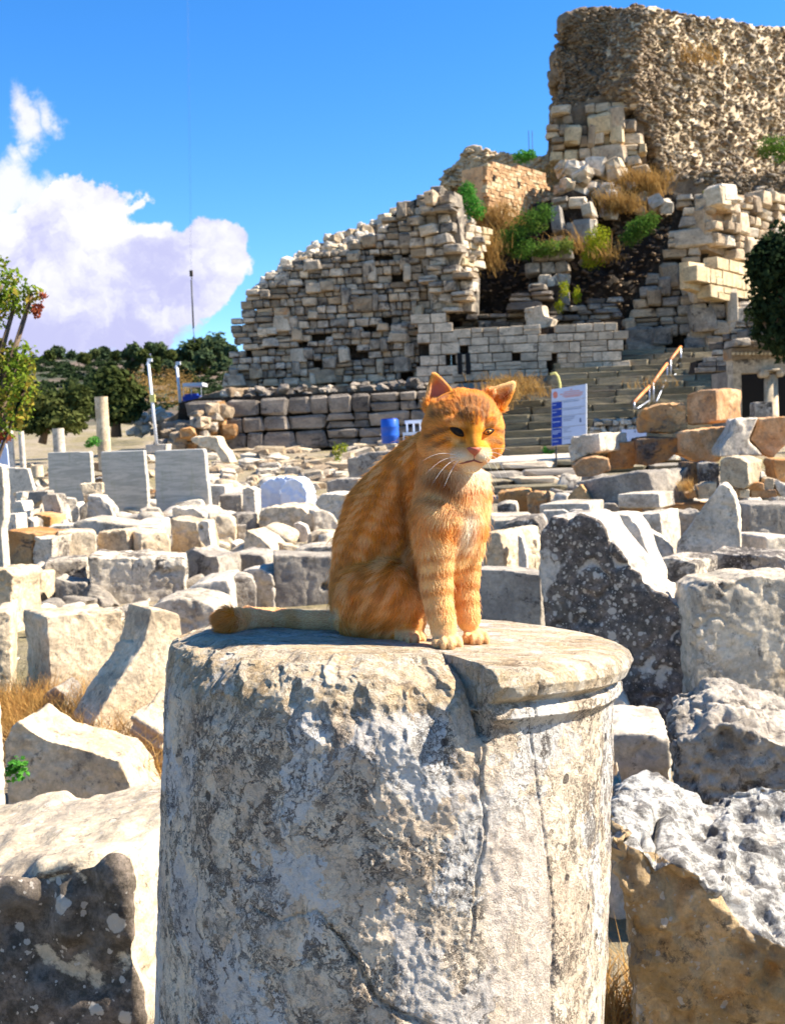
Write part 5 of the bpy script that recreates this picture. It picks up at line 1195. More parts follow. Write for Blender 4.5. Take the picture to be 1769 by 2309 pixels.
cap = stub(82, 1050, 1075, 26, 22, 'little ionic base between the posts and the left marble panel', 'warm_marble', 'pedestal_stone')
mb = MB()
# ---------------------------------------------------------------- light poles, crane hook
def pole(px0, y0, px1, y1, d, label, box=None):
    t = empty('light_pole', P(px1, y1, d), label, 'light pole', 'metal light poles')
    a, b = P(px1, y1, d), P(px0, y0, d); k = d/FP
    mb = MB(); mb.tube([a, b], [3.6*k, 3.0*k], 10); mb.build('post', MATS['white_paint'], t, True)
    mb = MB(); mb.box(b+Vector((4*k, 0, 3*k)), (10*k, 6*k, 7*k)); mb.build('lamp', MATS['white_paint'], t)
    mb = MB(); mb.box(b+Vector((-1*k, 0, -6*k)), (8*k, 4*k, 4*k)); mb.build('bracket', MATS['galvanised_steel'], t)
    if box: mb = MB(); q_ = P(box[0], box[1], d); mb.box(q_+Vector((0, -2*k, 0)), (12*k, 6*k, 17*k)); mb.build('switch_box', MATS['yellow_box'], t)
pole(334, 815, 353, 1002, 30, 'near light pole with cream switch box, rising behind the marble panels', (344, 898))
pole(398, 822, 407, 912, 48, 'farther light pole with a round white lamp beside the roofed cart')
ch = empty('crane_hook', P(435, 770, 140), 'crane hook block with chain hanging before the cloud', 'crane hook')
k = 140/FP
for nm, pts, r_, mt in (('cable', [P(418, -300, 140), P(429.5, 610, 140)], .13*k, 'ink_grey'), ('cable', [P(421, -300, 140), P(432.5, 610, 140)], .13*k, 'ink_grey'), ('rod', [P(431.5, 632, 140), P(436, 740, 140)], 1.9*k, 'cable_black'), ('rod', [P(436, 740, 140), P(439, 772, 140)], 1.2*k, 'ink_grey')):
    mb = MB(); mb.tube(pts, r_, 6); mb.build(nm, MATS[mt], ch, True)
mb = MB(); mb.box(P(431, 616, 140), (7*k, 5*k, 13*k)); mb.build('hook_block', MATS['bark'], ch)
mb = MB(); mb.tube([P(431, 622, 140), P(433, 628, 140), P(430, 634, 140)], 1.5*k, 6); mb.build('hook', MATS['cable_black'], ch, True)
an = empty('mast', P(457, 790, 230), 'thin antenna mast on the far hill beside the crane hook', 'mast')
mb = MB(); mb.tube([P(457, 790, 230), P(455, 758, 230)], .09, 6); mb.build('pole', MATS['ink_grey'], an)
mb = MB(); mb.tube([P(450, 764, 230), P(460, 763, 230)], .08, 6); mb.build('crossbar', MATS['ink_grey'], an)
for px_ in (1192, 1200):
    mb = MB(); mb.tube([P(px_, 340, 60), P(px_-1, 294, 60)], .02, 6); o = mb.build('thin_rod', MATS['cable_black']); tag(o, 'thin rod on the ridge left of the crag', 'rod', 'thin rods on the ridge')
# roofed cart
ct = empty('roofed_cart', P(433, 912, 50), 'roofed electric cart with dark blue body parked beyond the far pole', 'cart')
def kb(name, x0, y0, x1, y1, d, dep, mat):
    a, b = P(x0, y0, d), P(x1, y1, d); mb = MB(); mb.box(((a.x+b.x)/2, a.y+dep/2, (a.z+b.z)/2), (abs(b.x-a.x), dep, abs(a.z-b.z))); mb.build(name, MATS[mat], ct)
kb('roof', 411, 864, 456, 869, 50, 1.4, 'white_paint'); kb('body', 411, 893, 450, 910, 50, 1.2, 'sign_blue')
for x0 in (412, 430, 452): kb('roof_post', x0, 869, x0+2, 895, 50.1, .05, 'white_paint')
for x0 in (416, 442):
    mb = MB(); q_ = P(x0, 910, 49.95); mb.tube([q_, q_+Vector((0, .15, 0))], .12, 14); mb.build('wheel', MATS['cable_black'], ct, True)
kb('seat', 416, 888, 444, 893, 50.3, .5, 'sign_blue')
# ---------------------------------------------------------------- foliage
def leafmat(name, c1, c2, c3=None, sc_=8.0):
    m, nt = newmat(name)
    v, rnd = ocoord(nt)
    n = nt.noise(v, sc_*4, 3, 0.9); n2 = nt.noise(v, sc_*.5, 5, 0.65)
    c = nt.mix(nt.ss(n, 0.38, 0.62), c1, c2)
    if c3: c = nt.mix(nt.ss(n2, 0.5, 0.62), c, c3)
    d_ = nt.n('BsdfDiffuse', i_Color=c); t_ = nt.n('BsdfTranslucent', i_Color=c)
    mx = nt.n('MixShader', i_0=0.35); nt.t.links.new(d_.outputs[0], mx.inputs[1]); nt.t.links.new(t_.outputs[0], mx.inputs[2])
    nt.t.links.new(mx.outputs[0], nt.n('OutputMaterial').inputs[0]); MATS[name] = m
leafmat('leaf_plane', (0.22, 0.27, 0.03), (0.09, 0.17, 0.02), (0.40, 0.28, 0.05))
leafmat('leaf_rust', (0.42, 0.12, 0.05), (0.30, 0.07, 0.04))
leafmat('leaf_olive', (0.085, 0.105, 0.03), (0.045, 0.06, 0.02), (0.13, 0.14, 0.04), 1)
leafmat('leaf_dark', (0.035, 0.055, 0.022), (0.018, 0.03, 0.014), (0.06, 0.08, 0.03), 1)
leafmat('leaf_hill', (0.085, 0.12, 0.055), (0.05, 0.075, 0.04), (0.10, 0.12, 0.045), 1)  # distance haze mixed into the leaf colour
leafmat('leaf_bush', (0.10, 0.19, 0.03), (0.05, 0.11, 0.02), (0.16, 0.20, 0.04), 1)
leafmat('leaf_yellow', (0.34, 0.33, 0.02), (0.20, 0.26, 0.02), None, 1)
leafmat('leaf_fresh', (0.10, 0.30, 0.04), (0.05, 0.18, 0.03), None, 3)
leafmat('straw', (0.55, 0.33, 0.10), (0.40, 0.20, 0.06), (0.62, 0.42, 0.18), 3)
leafmat('straw_far', (0.42, 0.26, 0.09), (0.30, 0.17, 0.05), None, .6)
def leaves(blobs, n, size, seed, shell=0.35, up_b=0.3, aspect=0.6):
    "blobs: (centre Vector, rx, ry, rz); returns quads"
    r_ = np.random.RandomState(seed); vol = np.array([b[1]*b[2]*b[3] for b in blobs])**0.7; cnt = (vol/vol.sum()*n).astype(int)+3
    Pn = []; Nn = []
    for b, c_ in zip(blobs, cnt):
        d = r_.normal(size=(c_, 3)); d /= np.linalg.norm(d, axis=1)[:, None]
        rad = shell+(1-shell)*r_.rand(c_)**0.6
        # clumps
        nz_ = 1+0.55*fbm(d*2.6+seed, 3, 0.65, seed)
        p_ = d*(rad*nz_)[:, None]*np.array(b[1:4])[None]
        Pn.append(p_+np.array(b[0])[None]); Nn.append(d)
    Pn = np.concatenate(Pn); Nn = np.concatenate(Nn)
    N = Nn*0.6+r_.normal(size=Nn.shape)*0.7+np.array([0, 0, up_b]); N /= np.linalg.norm(N, axis=1)[:, None]
    A = np.cross(N, r_.normal(size=N.shape)); A /= np.linalg.norm(A, axis=1)[:, None]; B = np.cross(N, A)
    s = size*(0.6+0.8*r_.rand(len(Pn)))[:, None]
    V = np.stack([Pn-A*s, Pn-B*s*aspect, Pn+A*s, Pn+B*s*aspect], 1).reshape(-1, 3)
    F = np.arange(len(V)).reshape(-1, 4)
    return V, F
def crown_obj(name, V, F, mat, root):
    me = mesh_from(name, V-np.array(root.location)[None], F, False)
    return link(name, me, MATS[mat], root)
def tree(label, trunk_px, blobs_px, d, n, size, mat, seed, name='tree', cat='tree', group=None, trunk_r=0.15, depth_k=0.9, limbs=True):
    "trunk_px: (x,y) foot; blobs in photo pixels (x, y, rx, ry)"
    k = d/FP; foot = P(trunk_px[0], trunk_px[1], d)
    root = empty(name, foot, label, cat, group)
    r2 = random.Random(seed); bl = []
    for (x, y, rx, ry) in blobs_px:
        c = P(x, y, d)+Vector((0, r2.uniform(-.5, .5)*rx*k, 0)); bl.append((c, rx*k, rx*k*depth_k, ry*k))
    V, F = leaves(bl, n, size, seed); crown_obj('crown', V, F, mat, root)
    if limbs:
        mb = MB(); top = sum((b[0] for b in bl), Vector())/len(bl); mid = foot.lerp(top, .5)+Vector((r2.uniform(-.2, .2)*trunk_r*4, 0, 0))
        mb.tube([foot, mid, top], [trunk_r, trunk_r*.7, trunk_r*.35], 8)
        for b in bl: mb.tube([mid, mid.lerp(b[0], .6)+Vector((0, 0, -trunk_r)), b[0]], [trunk_r*.5, trunk_r*.3, trunk_r*.12], 6)
        me = mesh_from('trunk', np.array(mb.v)-np.array(foot)[None], mb.f); link('trunk', me, MATS['bark'], root)
    return root
tree('near plane tree branches with yellow green leaves at the left border', (-420, 2300), [(0, 640, 55, 45), (30, 680, 50, 32), (70, 660, 26, 20), (-60, 700, 70, 60), (0, 830, 62, 62), (40, 800, 40, 40), (60, 880, 38, 40), (15, 930, 55, 55), (-50, 880, 80, 110), (-200, 760, 120, 160), (-10, 590, 26, 20)], 8.0, 6500, .021, 'leaf_plane', 5, name='plane_tree', trunk_r=.12)
rl = bpy.data.objects['plane_tree']
k8 = 8/FP
V, F = leaves([(P(82, 700, 8), 12*k8, 12*k8, 16*k8), (P(97, 668, 8), 8*k8, 8*k8, 9*k8), (P(5, 985, 8), 22*k8, 20*k8, 14*k8), (P(92, 690, 8), 5*k8, 5*k8, 12*k8)], 330, .017, 8); crown_obj('rusty_leaves', V, F, 'leaf_rust', rl)
tree('round olive tree right of the two white posts, mid distance', (262, 985), [(255, 880, 52, 45), (220, 905, 42, 40), (290, 900, 40, 40), (262, 930, 55, 30), (250, 850, 36, 24)], 46, 5200, .13, 'leaf_olive', 11, 'olive_tree', group='olive trees at the left', trunk_r=.25)
tree('spreading olive tree with visible trunk behind the white posts', (95, 1000), [(110, 920, 55, 38), (60, 935, 45, 36), (160, 910, 48, 36), (150, 950, 50, 26), (80, 960, 40, 18), (175, 890, 30, 24)], 38, 5600, .11, 'leaf_olive', 12, 'olive_tree', group='olive trees at the left', trunk_r=.16)
tree('dark green olive tree overhanging the right border', (1850, 960), [(1735, 600, 60, 60), (1780, 560, 70, 60), (1745, 680, 60, 70), (1800, 720, 90, 90), (1715, 630, 30, 45), (1860, 620, 90, 120), (1760, 755, 40, 40), (1700, 590, 22, 26), (1708, 700, 22, 30), (1722, 560, 26, 26)], 27, 9500, .085, 'leaf_dark', 13, 'olive_tree', trunk_r=.25)
bushes = [('bright green shrub rooted in the wall beside the brick fragment', [(1050, 445, 26, 26), (1070, 470, 24, 24), (1055, 425, 16, 18)], 45, 'leaf_fresh', 2200),
          ('wide green shrub spreading over the dark hollow', [(1200, 500, 38, 30), (1160, 530, 36, 28), (1135, 550, 28, 24), (1225, 480, 28, 24), (1180, 560, 40, 26)], 46, 'leaf_bush', 4200),
          ('feathery green shrub growing on the broken pier', [(1240, 560, 32, 20), (1275, 555, 22, 18), (1215, 570, 18, 12)], 46, 'leaf_bush', 1800),
          ('glowing yellow green shrub in the middle of the hollow', [(1345, 540, 32, 32), (1350, 570, 30, 28), (1330, 580, 24, 28)], 46, 'leaf_yellow', 2600),
          ('green shrub right of the yellow green one', [(1445, 510, 34, 26), (1420, 535, 26, 20), (1465, 495, 22, 18)], 46, 'leaf_bush', 2200),
          ('little green shrub on top of the rubble spur', [(1180, 352, 24, 14), (1195, 348, 14, 12)], 54, 'leaf_fresh', 800),
          ('green shrub at the right border below the crag', [(1740, 325, 34, 22), (1765, 345, 30, 24), (1725, 345, 18, 14)], 50, 'leaf_bush', 1600),
          ('small green bush below the tall cream column', [(212, 995, 16, 12), (200, 1002, 10, 8)], 27, 'leaf_fresh', 500),
          ('yellow tuft on top of the terrace rubble', [(760, 1020, 12, 22), (775, 1010, 10, 12)], 26, 'leaf_yellow', 400),
          ('small yellow tuft beside the rubble spur', [(1596, 432, 10, 6)], 45, 'leaf_yellow', 120),
          ('yellow weeds hanging under the dark ledges', [(1270, 650, 14, 22), (1300, 665, 12, 20), (1260, 690, 12, 16)], 45, 'leaf_yellow', 600),
          ('green weeds by the sign foot', [(1240, 1018, 14, 6), (1228, 1014, 8, 8)], 27, 'leaf_fresh', 200)]
for i, (lab, bl, d, mt, n) in enumerate(bushes):
    k = d/FP
    V, F = leaves([(P(x, y, d), rx*k, rx*k, ry*k) for x, y, rx, ry in bl], n, (2.6 if n > 500 else 2.2)*k, 300+i, 0.3)
    c = V.mean(0); c[2] = V[:, 2].min()
    o = link('shrub', mesh_from('shrub', V-c, F, False), MATS[mt], None, Vector(c)); tag(o, lab, 'shrub')
# trees along the far hill
r2 = random.Random(3)
hill = [(112, 800, 12), (130, 792, 15), (160, 800, 14), (190, 805, 12), (214, 797, 13), (236, 795, 16), (262, 800, 12), (282, 798, 14), (300, 790, 17), (322, 800, 14), (340, 783, 20), (362, 790, 20), (385, 798, 18), (402, 800, 16), (425, 792, 22), (440, 778, 17), (462, 806, 20), (482, 776, 26), (505, 782, 24), (520, 790, 20), (498, 812, 24), (452, 824, 22), (380, 826, 18), (420, 834, 22), (345, 822, 18), (300, 822, 14), (515, 835, 26), (250, 825, 12)]
for i, (x, y, r_) in enumerate(hill):
    d = 150+r2.uniform(-12, 12); r_ *= r2.uniform(.5, 1.15)
    tree(('pale' if i % 3 == 0 else 'dark')+' evergreen tree on the far hill '+('above the left olive trees' if x < 300 else 'behind the near light pole' if x < 370 else 'beside the far light pole' if x < 430 else 'next to the theatre wall'), (x, y+r_*1.3), [(x, y, r_, r_*.9), (x-r_*.4, y+r_*.3, r_*.7, r_*.6), (x+r_*.4, y+r_*.4, r_*.7, r_*.6)], d, 420, .42, 'leaf_olive' if i % 3 == 0 else 'leaf_hill', 400+i, 'hill_tree', group='trees along the far hill', trunk_r=.3)
# scrub that covers the hillside as one mass
bl = []
for i in range(760):
    x, y = r2.uniform(-60, 540), 806+120*r2.random()**1.4
    if y < 830 and r2.random() < .5: continue
    d = hit(x, y, 45)
    if d is None: continue
    q_ = P(x, y, d); s = r2.uniform(5, 14)*d/FP
    bl.append((q_, s*1.5, s, s*.8))
V, F = leaves(bl, 34000, .30, 501, .3); c = V.mean(0)
o = link('hillside_scrub', mesh_from('hillside_scrub', V-c, F, False), MATS['leaf_dark'], None, Vector(c)); tag(o, kind='stuff')
bl = [(P(r2.uniform(300, 420), r2.uniform(850, 900), r2.uniform(52, 58)), .9, .8, .7) for i in range(22)]
V, F = leaves(bl, 2600, .10, 502, .2, 0.3, 0.12); c = V.mean(0)
o = link('dry_thicket', mesh_from('dry_thicket', V-c, F, False), MATS['straw_far'], None, Vector(c)); tag(o, kind='stuff')
# hillside below the far trees as real ground is in the terrain; dry grass
def grass(name, spots, n, h, wd, mat, seed, spread):
    r_ = np.random.RandomState(seed); V = []; F = []
    for i in range(n):
        b = spots[r_.randint(len(spots))]; p_ = np.array(b)+np.append(r_.normal(size=2)*spread, 0)
        a = r_.rand()*6.28; le = r_.rand()*1.0; dr = np.array([math.cos(a)*le, math.sin(a)*le, 1.0]); hh = h*(0.4+0.8*r_.rand())
        side = np.array([-math.sin(a+r_.rand()), math.cos(a), 0])*wd; cu = np.array([math.cos(a), math.sin(a), -.3])*hh*r_.rand()*.6
        k_ = len(V); m1_ = p_+dr*hh*.5; m2_ = p_+dr*hh+cu
        V += [p_-side, p_+side, m1_+side*.8, m1_-side*.8, m2_]; F += [(k_, k_+1, k_+2, k_+3), (k_+3, k_+2, k_+4)]
    V = np.array(V); c = V.mean(0); o = link(name, mesh_from(name, V-c, F, False), MATS[mat], None, Vector(c)); tag(o, kind='stuff'); return o
def gpt(px, py, z=0.0):
    q_ = P(px, py, dg(px, py, z)); return (q_.x, q_.y, z)
grass('dry_grass', [gpt(x_, y_) for x_, y_ in [(20, 1700), (60, 1690), (100, 1720), (150, 1700), (190, 1690), (230, 1730), (10, 1640), (50, 1640), (270, 1720), (120, 1690), (300, 1760), (200, 1760), (20, 1610), (60, 1620), (110, 1630), (150, 1640), (190, 1650), (230, 1660), (265, 1665)]], 5200, .27, .0022, 'straw', 61, .13)
grass('dry_grass', [gpt(x_, y_) for x_, y_ in [(1400, 2290), (1440, 2309), (1370, 2330), (1420, 2380)]], 500, .16, .002, 'straw', 62, .08)
for (cx, cy, sx, sy, d, n, h) in ((1440, 440, 55, 35, 51.5, 1500, .9), (1395, 470, 40, 15, 50.5, 700, .8), (1130, 500, 55, 22, 49, 700, .7), (1105, 580, 20, 40, 45.5, 600, .7), (1300, 560, 60, 20, 47.5, 300, .6), (1370, 580, 20, 20, 45.8, 300, .5), (1150, 870, 60, 12, 39, 700, .4), (1130, 900, 40, 20, 36, 600, .4), (1180, 885, 50, 10, 37, 400, .35), (1240, 400, 30, 15, 55, 300, .5), (1560, 130, 120, 25, 57, 400, .5), (1545, 1100, 14, 10, 12.2, 260, .10), (1470, 870, 60, 10, 36, 60, .4)):
    sp = [tuple(P(cx+r2.gauss(0, .5)*sx, cy+r2.gauss(0, .5)*sy, d)) for _ in range(40)]
    grass('dry_weeds', sp, n, h, .012*d/40 if d > 20 else .003, 'straw_far' if d > 20 else 'straw', int(cx+cy), .25 if d > 20 else .04)
# little green plant at the lower left
gp = gpt(38, 1790); d_ = dg(38, 1790); k = 4.3/FP
gc = P(38, 1735, 3.75)
V, F = leaves([(gc, 24*k, 20*k, 26*k)], 120, .011, 71, .1, 1.2, .7); c = V.mean(0); c[2] = V[:, 2].min()
o = link('green_plant', mesh_from('green_plant', V-c, F, False), MATS['leaf_fresh'], None, Vector(c)); tag(o, 'small leafy green plant between the stones at lower left', 'plant')
# broken marble fragments lying between the larger blocks
FRV = []
for k_ in range(10):
    bm = bmesh.new(); bmesh.ops.create_icosphere(bm, subdivisions=4, radius=1)
    co = np.array([list(v_.co) for v_ in bm.verts]); pw = 0.35+0.1*(k_ % 3)
    bx = np.sign(co)*np.abs(co)**pw; r4 = np.random.RandomState(k_)
    for _ in range(4):   # fracture planes
        nn = r4.normal(size=3); nn /= np.linalg.norm(nn); h_ = bx@nn; lim = r4.uniform(.65, .95); bx = bx-np.maximum(h_-lim, 0)[:, None]*nn
    bx = bx*(1+.07*fbm(bx*1.6, 4, .6, k_)[:, None])*.5
    for v_, c_ in zip(bm.verts, bx): v_.co = c_
    me = bpy.data.meshes.new('fragment'); bm.to_mesh(me); bm.free(); me.polygons.foreach_set('use_smooth', np.ones(len(me.polygons), bool)); FRV.append(me)
FMAT = ('white_marble', 'pale_marble', 'warm_marble', 'grey_marble', 'blotched_marble')
FRM = {}
r5 = random.Random(99); made = 0
while made < 270:
    px_, py_ = r5.uniform(-20, 1790), 1120+330*r5.random()**1.5
    if 700 < px_ < 1120 and py_ < 1430 and r5.random() < .6: continue
    if 340 < px_ < 1440 and py_ > 1340: continue
    d = dg(px_, py_); q_ = P(px_, py_, d); k_ = r5.randrange(10); mt_ = r5.choice(FMAT)
    if (k_, mt_) not in FRM:
        m2 = FRV[k_].copy(); m2.materials.append(MATS[mt_]); FRM[(k_, mt_)] = m2
    s = r5.uniform(26, 78)*d/FP
    o = bpy.data.objects.new('marble_fragment', FRM[(k_, mt_)]); C.objects.link(o)
    o.scale = (s*r5.uniform(.8, 1.6), s*r5.uniform(.7, 1.2), s*r5.uniform(.45, .9)); o.location = (q_.x, q_.y, o.scale[2]*.38); o.rotation_euler = (r5.gauss(0, .25), r5.gauss(0, .25), r5.uniform(0, 6.3))
    cn_ = {'white_marble': 'whitish', 'pale_marble': 'bright white', 'warm_marble': 'cream', 'grey_marble': 'grey', 'blotched_marble': 'dark blotched'}[mt_]
    wh = ('far left' if px_ < 250 else 'left of the column' if px_ < 700 else 'behind the cat' if px_ < 1120 else 'right of the column' if px_ < 1480 else 'far right')
    dp = ' in the back rows' if py_ < 1190 else ' in the middle rows' if py_ < 1290 else ' in the front rows'
    sh = ('flat ' if o.scale[2] < .5*o.scale[0] else 'chunky ')
    tag(o, sh+cn_+' marble fragment on the ground '+wh+dp, 'stone', 'broken marble fragments between the blocks'); made += 1
# small stones between the blocks
mb = MB(); r3 = random.Random(77)
for i in range(420):
    y = 3.5+r3.random()**1.3*22; x = r3.uniform(-.42, .42)*y*1.05
    s = r3.uniform(.012, .05)*(0.5+y/16); me = stone_var('white_marble', 'rock', r3.randrange(8))
    M = Matrix.LocRotScale(Vector((x, y, gz(x, y)+s*.2)), __import__('mathutils').Euler((r3.random(), r3.random(), r3.random()*6)), Vector((s*1.8, s*1.3, s*.5)))
    mb.add([M @ v.co for v in me.vertices], [tuple(p_.vertices) for p_ in me.polygons])
o = mb.build('gravel', MATS['white_marble'], None, True); tag(o, kind='stuff')
# ---------------------------------------------------------------- the cat
cat_base = on_top(930, 1440)
cat = empty('cat', cat_base, 'orange tabby cat sitting upright on the column drum, looking right', 'cat')
bmc = bmesh.new()
def ball(px, py, d, rx, ry=None, rd=None, tilt=0.0):
    k = d/FP; ry = ry or rx; rd = rd or (rx+ry)/2
    M = Matrix.Translation(P(px, py, d)) @ Matrix.Rotation(R(tilt)-rol*0, 4, 'Y') @ Matrix.Diagonal((rx*k, rd*k, ry*k, 1))
    bmesh.ops.create_icosphere(bmc, subdivisions=3, radius=1, matrix=M)
def chain(pts, steps=None):
    "tapered limb through (px, py, d, r)"
    for a, b in zip(pts[:-1], pts[1:]):
        L = math.hypot(a[0]-b[0], a[1]-b[1])+abs(a[2]-b[2])*1500
        n = max(2, int(L/(0.22*min(a[3], b[3])+2)))
        for i in range(n+1):
            t = i/n; ball(*(a[j]*(1-t)+b[j]*t for j in range(4)))
# torso
chain([(838, 1325, 1.615, 90), (846, 1240, 1.61, 95), (858, 1160, 1.60, 84), (893, 1098, 1.585, 67), (946, 1050, 1.56, 63), (1000, 1012, 1.54, 60)])
chain([(1003, 1030, 1.53, 62), (1020, 1100, 1.525, 82), (1010, 1170, 1.525, 84), (1000, 1240, 1.535, 68), (960, 1290, 1.55, 62)])
chain([(935, 1120, 1.60, 74), (925, 1220, 1.605, 76), (900, 1300, 1.59, 74)])
chain([(1040, 1120, 1.53, 66), (1046, 1190, 1.53, 48), (1040, 1240, 1.54, 42)])
# haunch and hind foot
chain([(836, 1345, 1.575, 88), (880, 1335, 1.545, 74), (925, 1350, 1.535, 50)])
chain([(830, 1400, 1.575, 46), (880, 1420, 1.555, 34)])
ball(800, 1398, 1.59, 48, 42)
ball(925, 1400, 1.54, 36, 44)
def toes(px, py, d, w, h, n=4, spread=1.0, turn=0.2):
    for i in range(n):
        t = (i-(n-1)/2)/((n-1)/2)
        ball(px+t*w*0.74*spread, py+h*0.24-abs(t)*h*0.18, d-0.016*(1-t*t)+turn*t*0.01, w*0.29, h*0.62, w*0.5)
    ball(px, py-h*.05, d+0.012, w*.95, h*.78, w*1.0)
toes(930, 1438, 1.528, 31, 24)
chain([(860, 1428, 1.56, 24), (905, 1434, 1.54, 23)])
# forelegs
chain([(990, 1170, 1.50, 62), (982, 1240, 1.498, 47), (982, 1300, 1.497, 38), (988, 1360, 1.495, 33), (1000, 1420, 1.487, 30)])
toes(1008, 1449, 1.478, 35, 28)
chain([(1052, 1190, 1.535, 46), (1053, 1260, 1.540, 32), (1050, 1330, 1.543, 28), (1056, 1400, 1.540, 26)])
toes(1073, 1438, 1.531, 30, 26)
# head
ball(1043, 972, 1.515, 93, 82, 84)
ball(1040, 940, 1.52, 80, 62, 74)
ball(985, 1004, 1.515, 42, 40, 46); ball(1106, 1000, 1.525, 30, 36, 44)
ball(1062, 1024, 1.472, 48, 33, 42)
ball(1050, 1030, 1.462, 27, 19, 24); ball(1082, 1028, 1.462, 21, 18, 22)
ball(1063, 1052, 1.472, 23, 14, 22)
chain([(1062, 945, 1.467, 28), (1067, 985, 1.457, 19), (1070, 1008, 1.447, 13)])
ball(1028, 950, 1.470, 24, 12, 18); ball(1100, 950, 1.478, 20, 11, 16)
# ears: thin curved cups grown out of the head
def ear(base_l, base_r, tip, d, lean, rd=0.5):
    n = 14
    for i in range(n+1):
        t = i/n
        cx = (base_l[0]+base_r[0])/2*(1-t)+tip[0]*t; cy = (base_l[1]+base_r[1])/2*(1-t)+tip[1]*t
        w_ = math.hypot(base_r[0]-base_l[0], base_r[1]-base_l[1])/2*(1-t**1.6)+2
        ang = math.atan2(base_r[1]-base_l[1], base_r[0]-base_l[0])
        for s in np.linspace(-1, 1, 9):
            ball(cx+math.cos(ang)*w_*s*.92, cy+math.sin(ang)*w_*s*.92, d+lean*t+0.016*(1-s*s)*(1-t*.6), 6.5, 7, 6)
ear((962, 928), (1024, 900), (978, 846), 1.535, .004)
ear((1086, 894), (1130, 924), (1156, 866), 1.545, .006)
# tail lying behind on the stone
def tp(px, py, r_):   # rests on the stone
    h = on_top(px, py+r_*.9)
    d = (h-CAM).dot(fw) if h is not None else 1.6
    return (px, py, d+0.004, r_)
chain([(812, 1395, 1.60, 36), tp(760, 1400, 23), tp(690, 1399, 22), tp(620, 1394, 22), tp(565, 1394, 23), tp(532, 1400, 24), tp(508, 1408, 22), (500, 1396, 1.565, 19), (512, 1386, 1.56, 17)])
me = bpy.data.meshes.new('tmpcat'); bmc.to_mesh(me); bmc.free()
tmpo = bpy.data.objects.new('tmpcat', me); C.objects.link(tmpo)
md = tmpo.modifiers.new('r', 'REMESH'); md.mode = 'VOXEL'; md.voxel_size = 0.0024
md = tmpo.modifiers.new('s', 'SMOOTH'); md.factor = 0.5; md.iterations = 5
dgp = bpy.context.evaluated_depsgraph_get(); dgp.update()
bme = bpy.data.meshes.new_from_object(tmpo.evaluated_get(dgp)); bpy.data.objects.remove(tmpo)
n = len(bme.vertices); VC = np.empty(n*3, np.float32); bme.vertices.foreach_get('co', VC); VC = VC.reshape(-1, 3).astype(float)
VN = np.empty(n*3, np.float32); bme.vertices.foreach_get('normal', VN); VN = VN.reshape(-1, 3).astype(float)
rtn, upn, fwn = np.array(rt), np.array(up), np.array(fw)
def topx(V):
    q_ = V-np.array(CAM); d = q_@fwn
    return q_@rtn/d*FP+W0/2, -(q_@upn)/d*FP+H0/2, d
def gau(x, y, cx, cy, sx, sy, ang=0):
    c, s = math.cos(R(ang)), math.sin(R(ang)); dx, dy = x-cx, y-cy
    u, v = dx*c+dy*s, -dx*s+dy*c
    return np.exp(-(u/sx)**2-(v/sy)**2)
OR = np.array([0.86, 0.34, 0.03]); DK = np.array([0.42, 0.115, 0.008]); CRM = np.array([0.95, 0.64, 0.30]); WHT = np.array([0.88, 0.78, 0.62]); PNK = np.array([0.66, 0.27, 0.20])
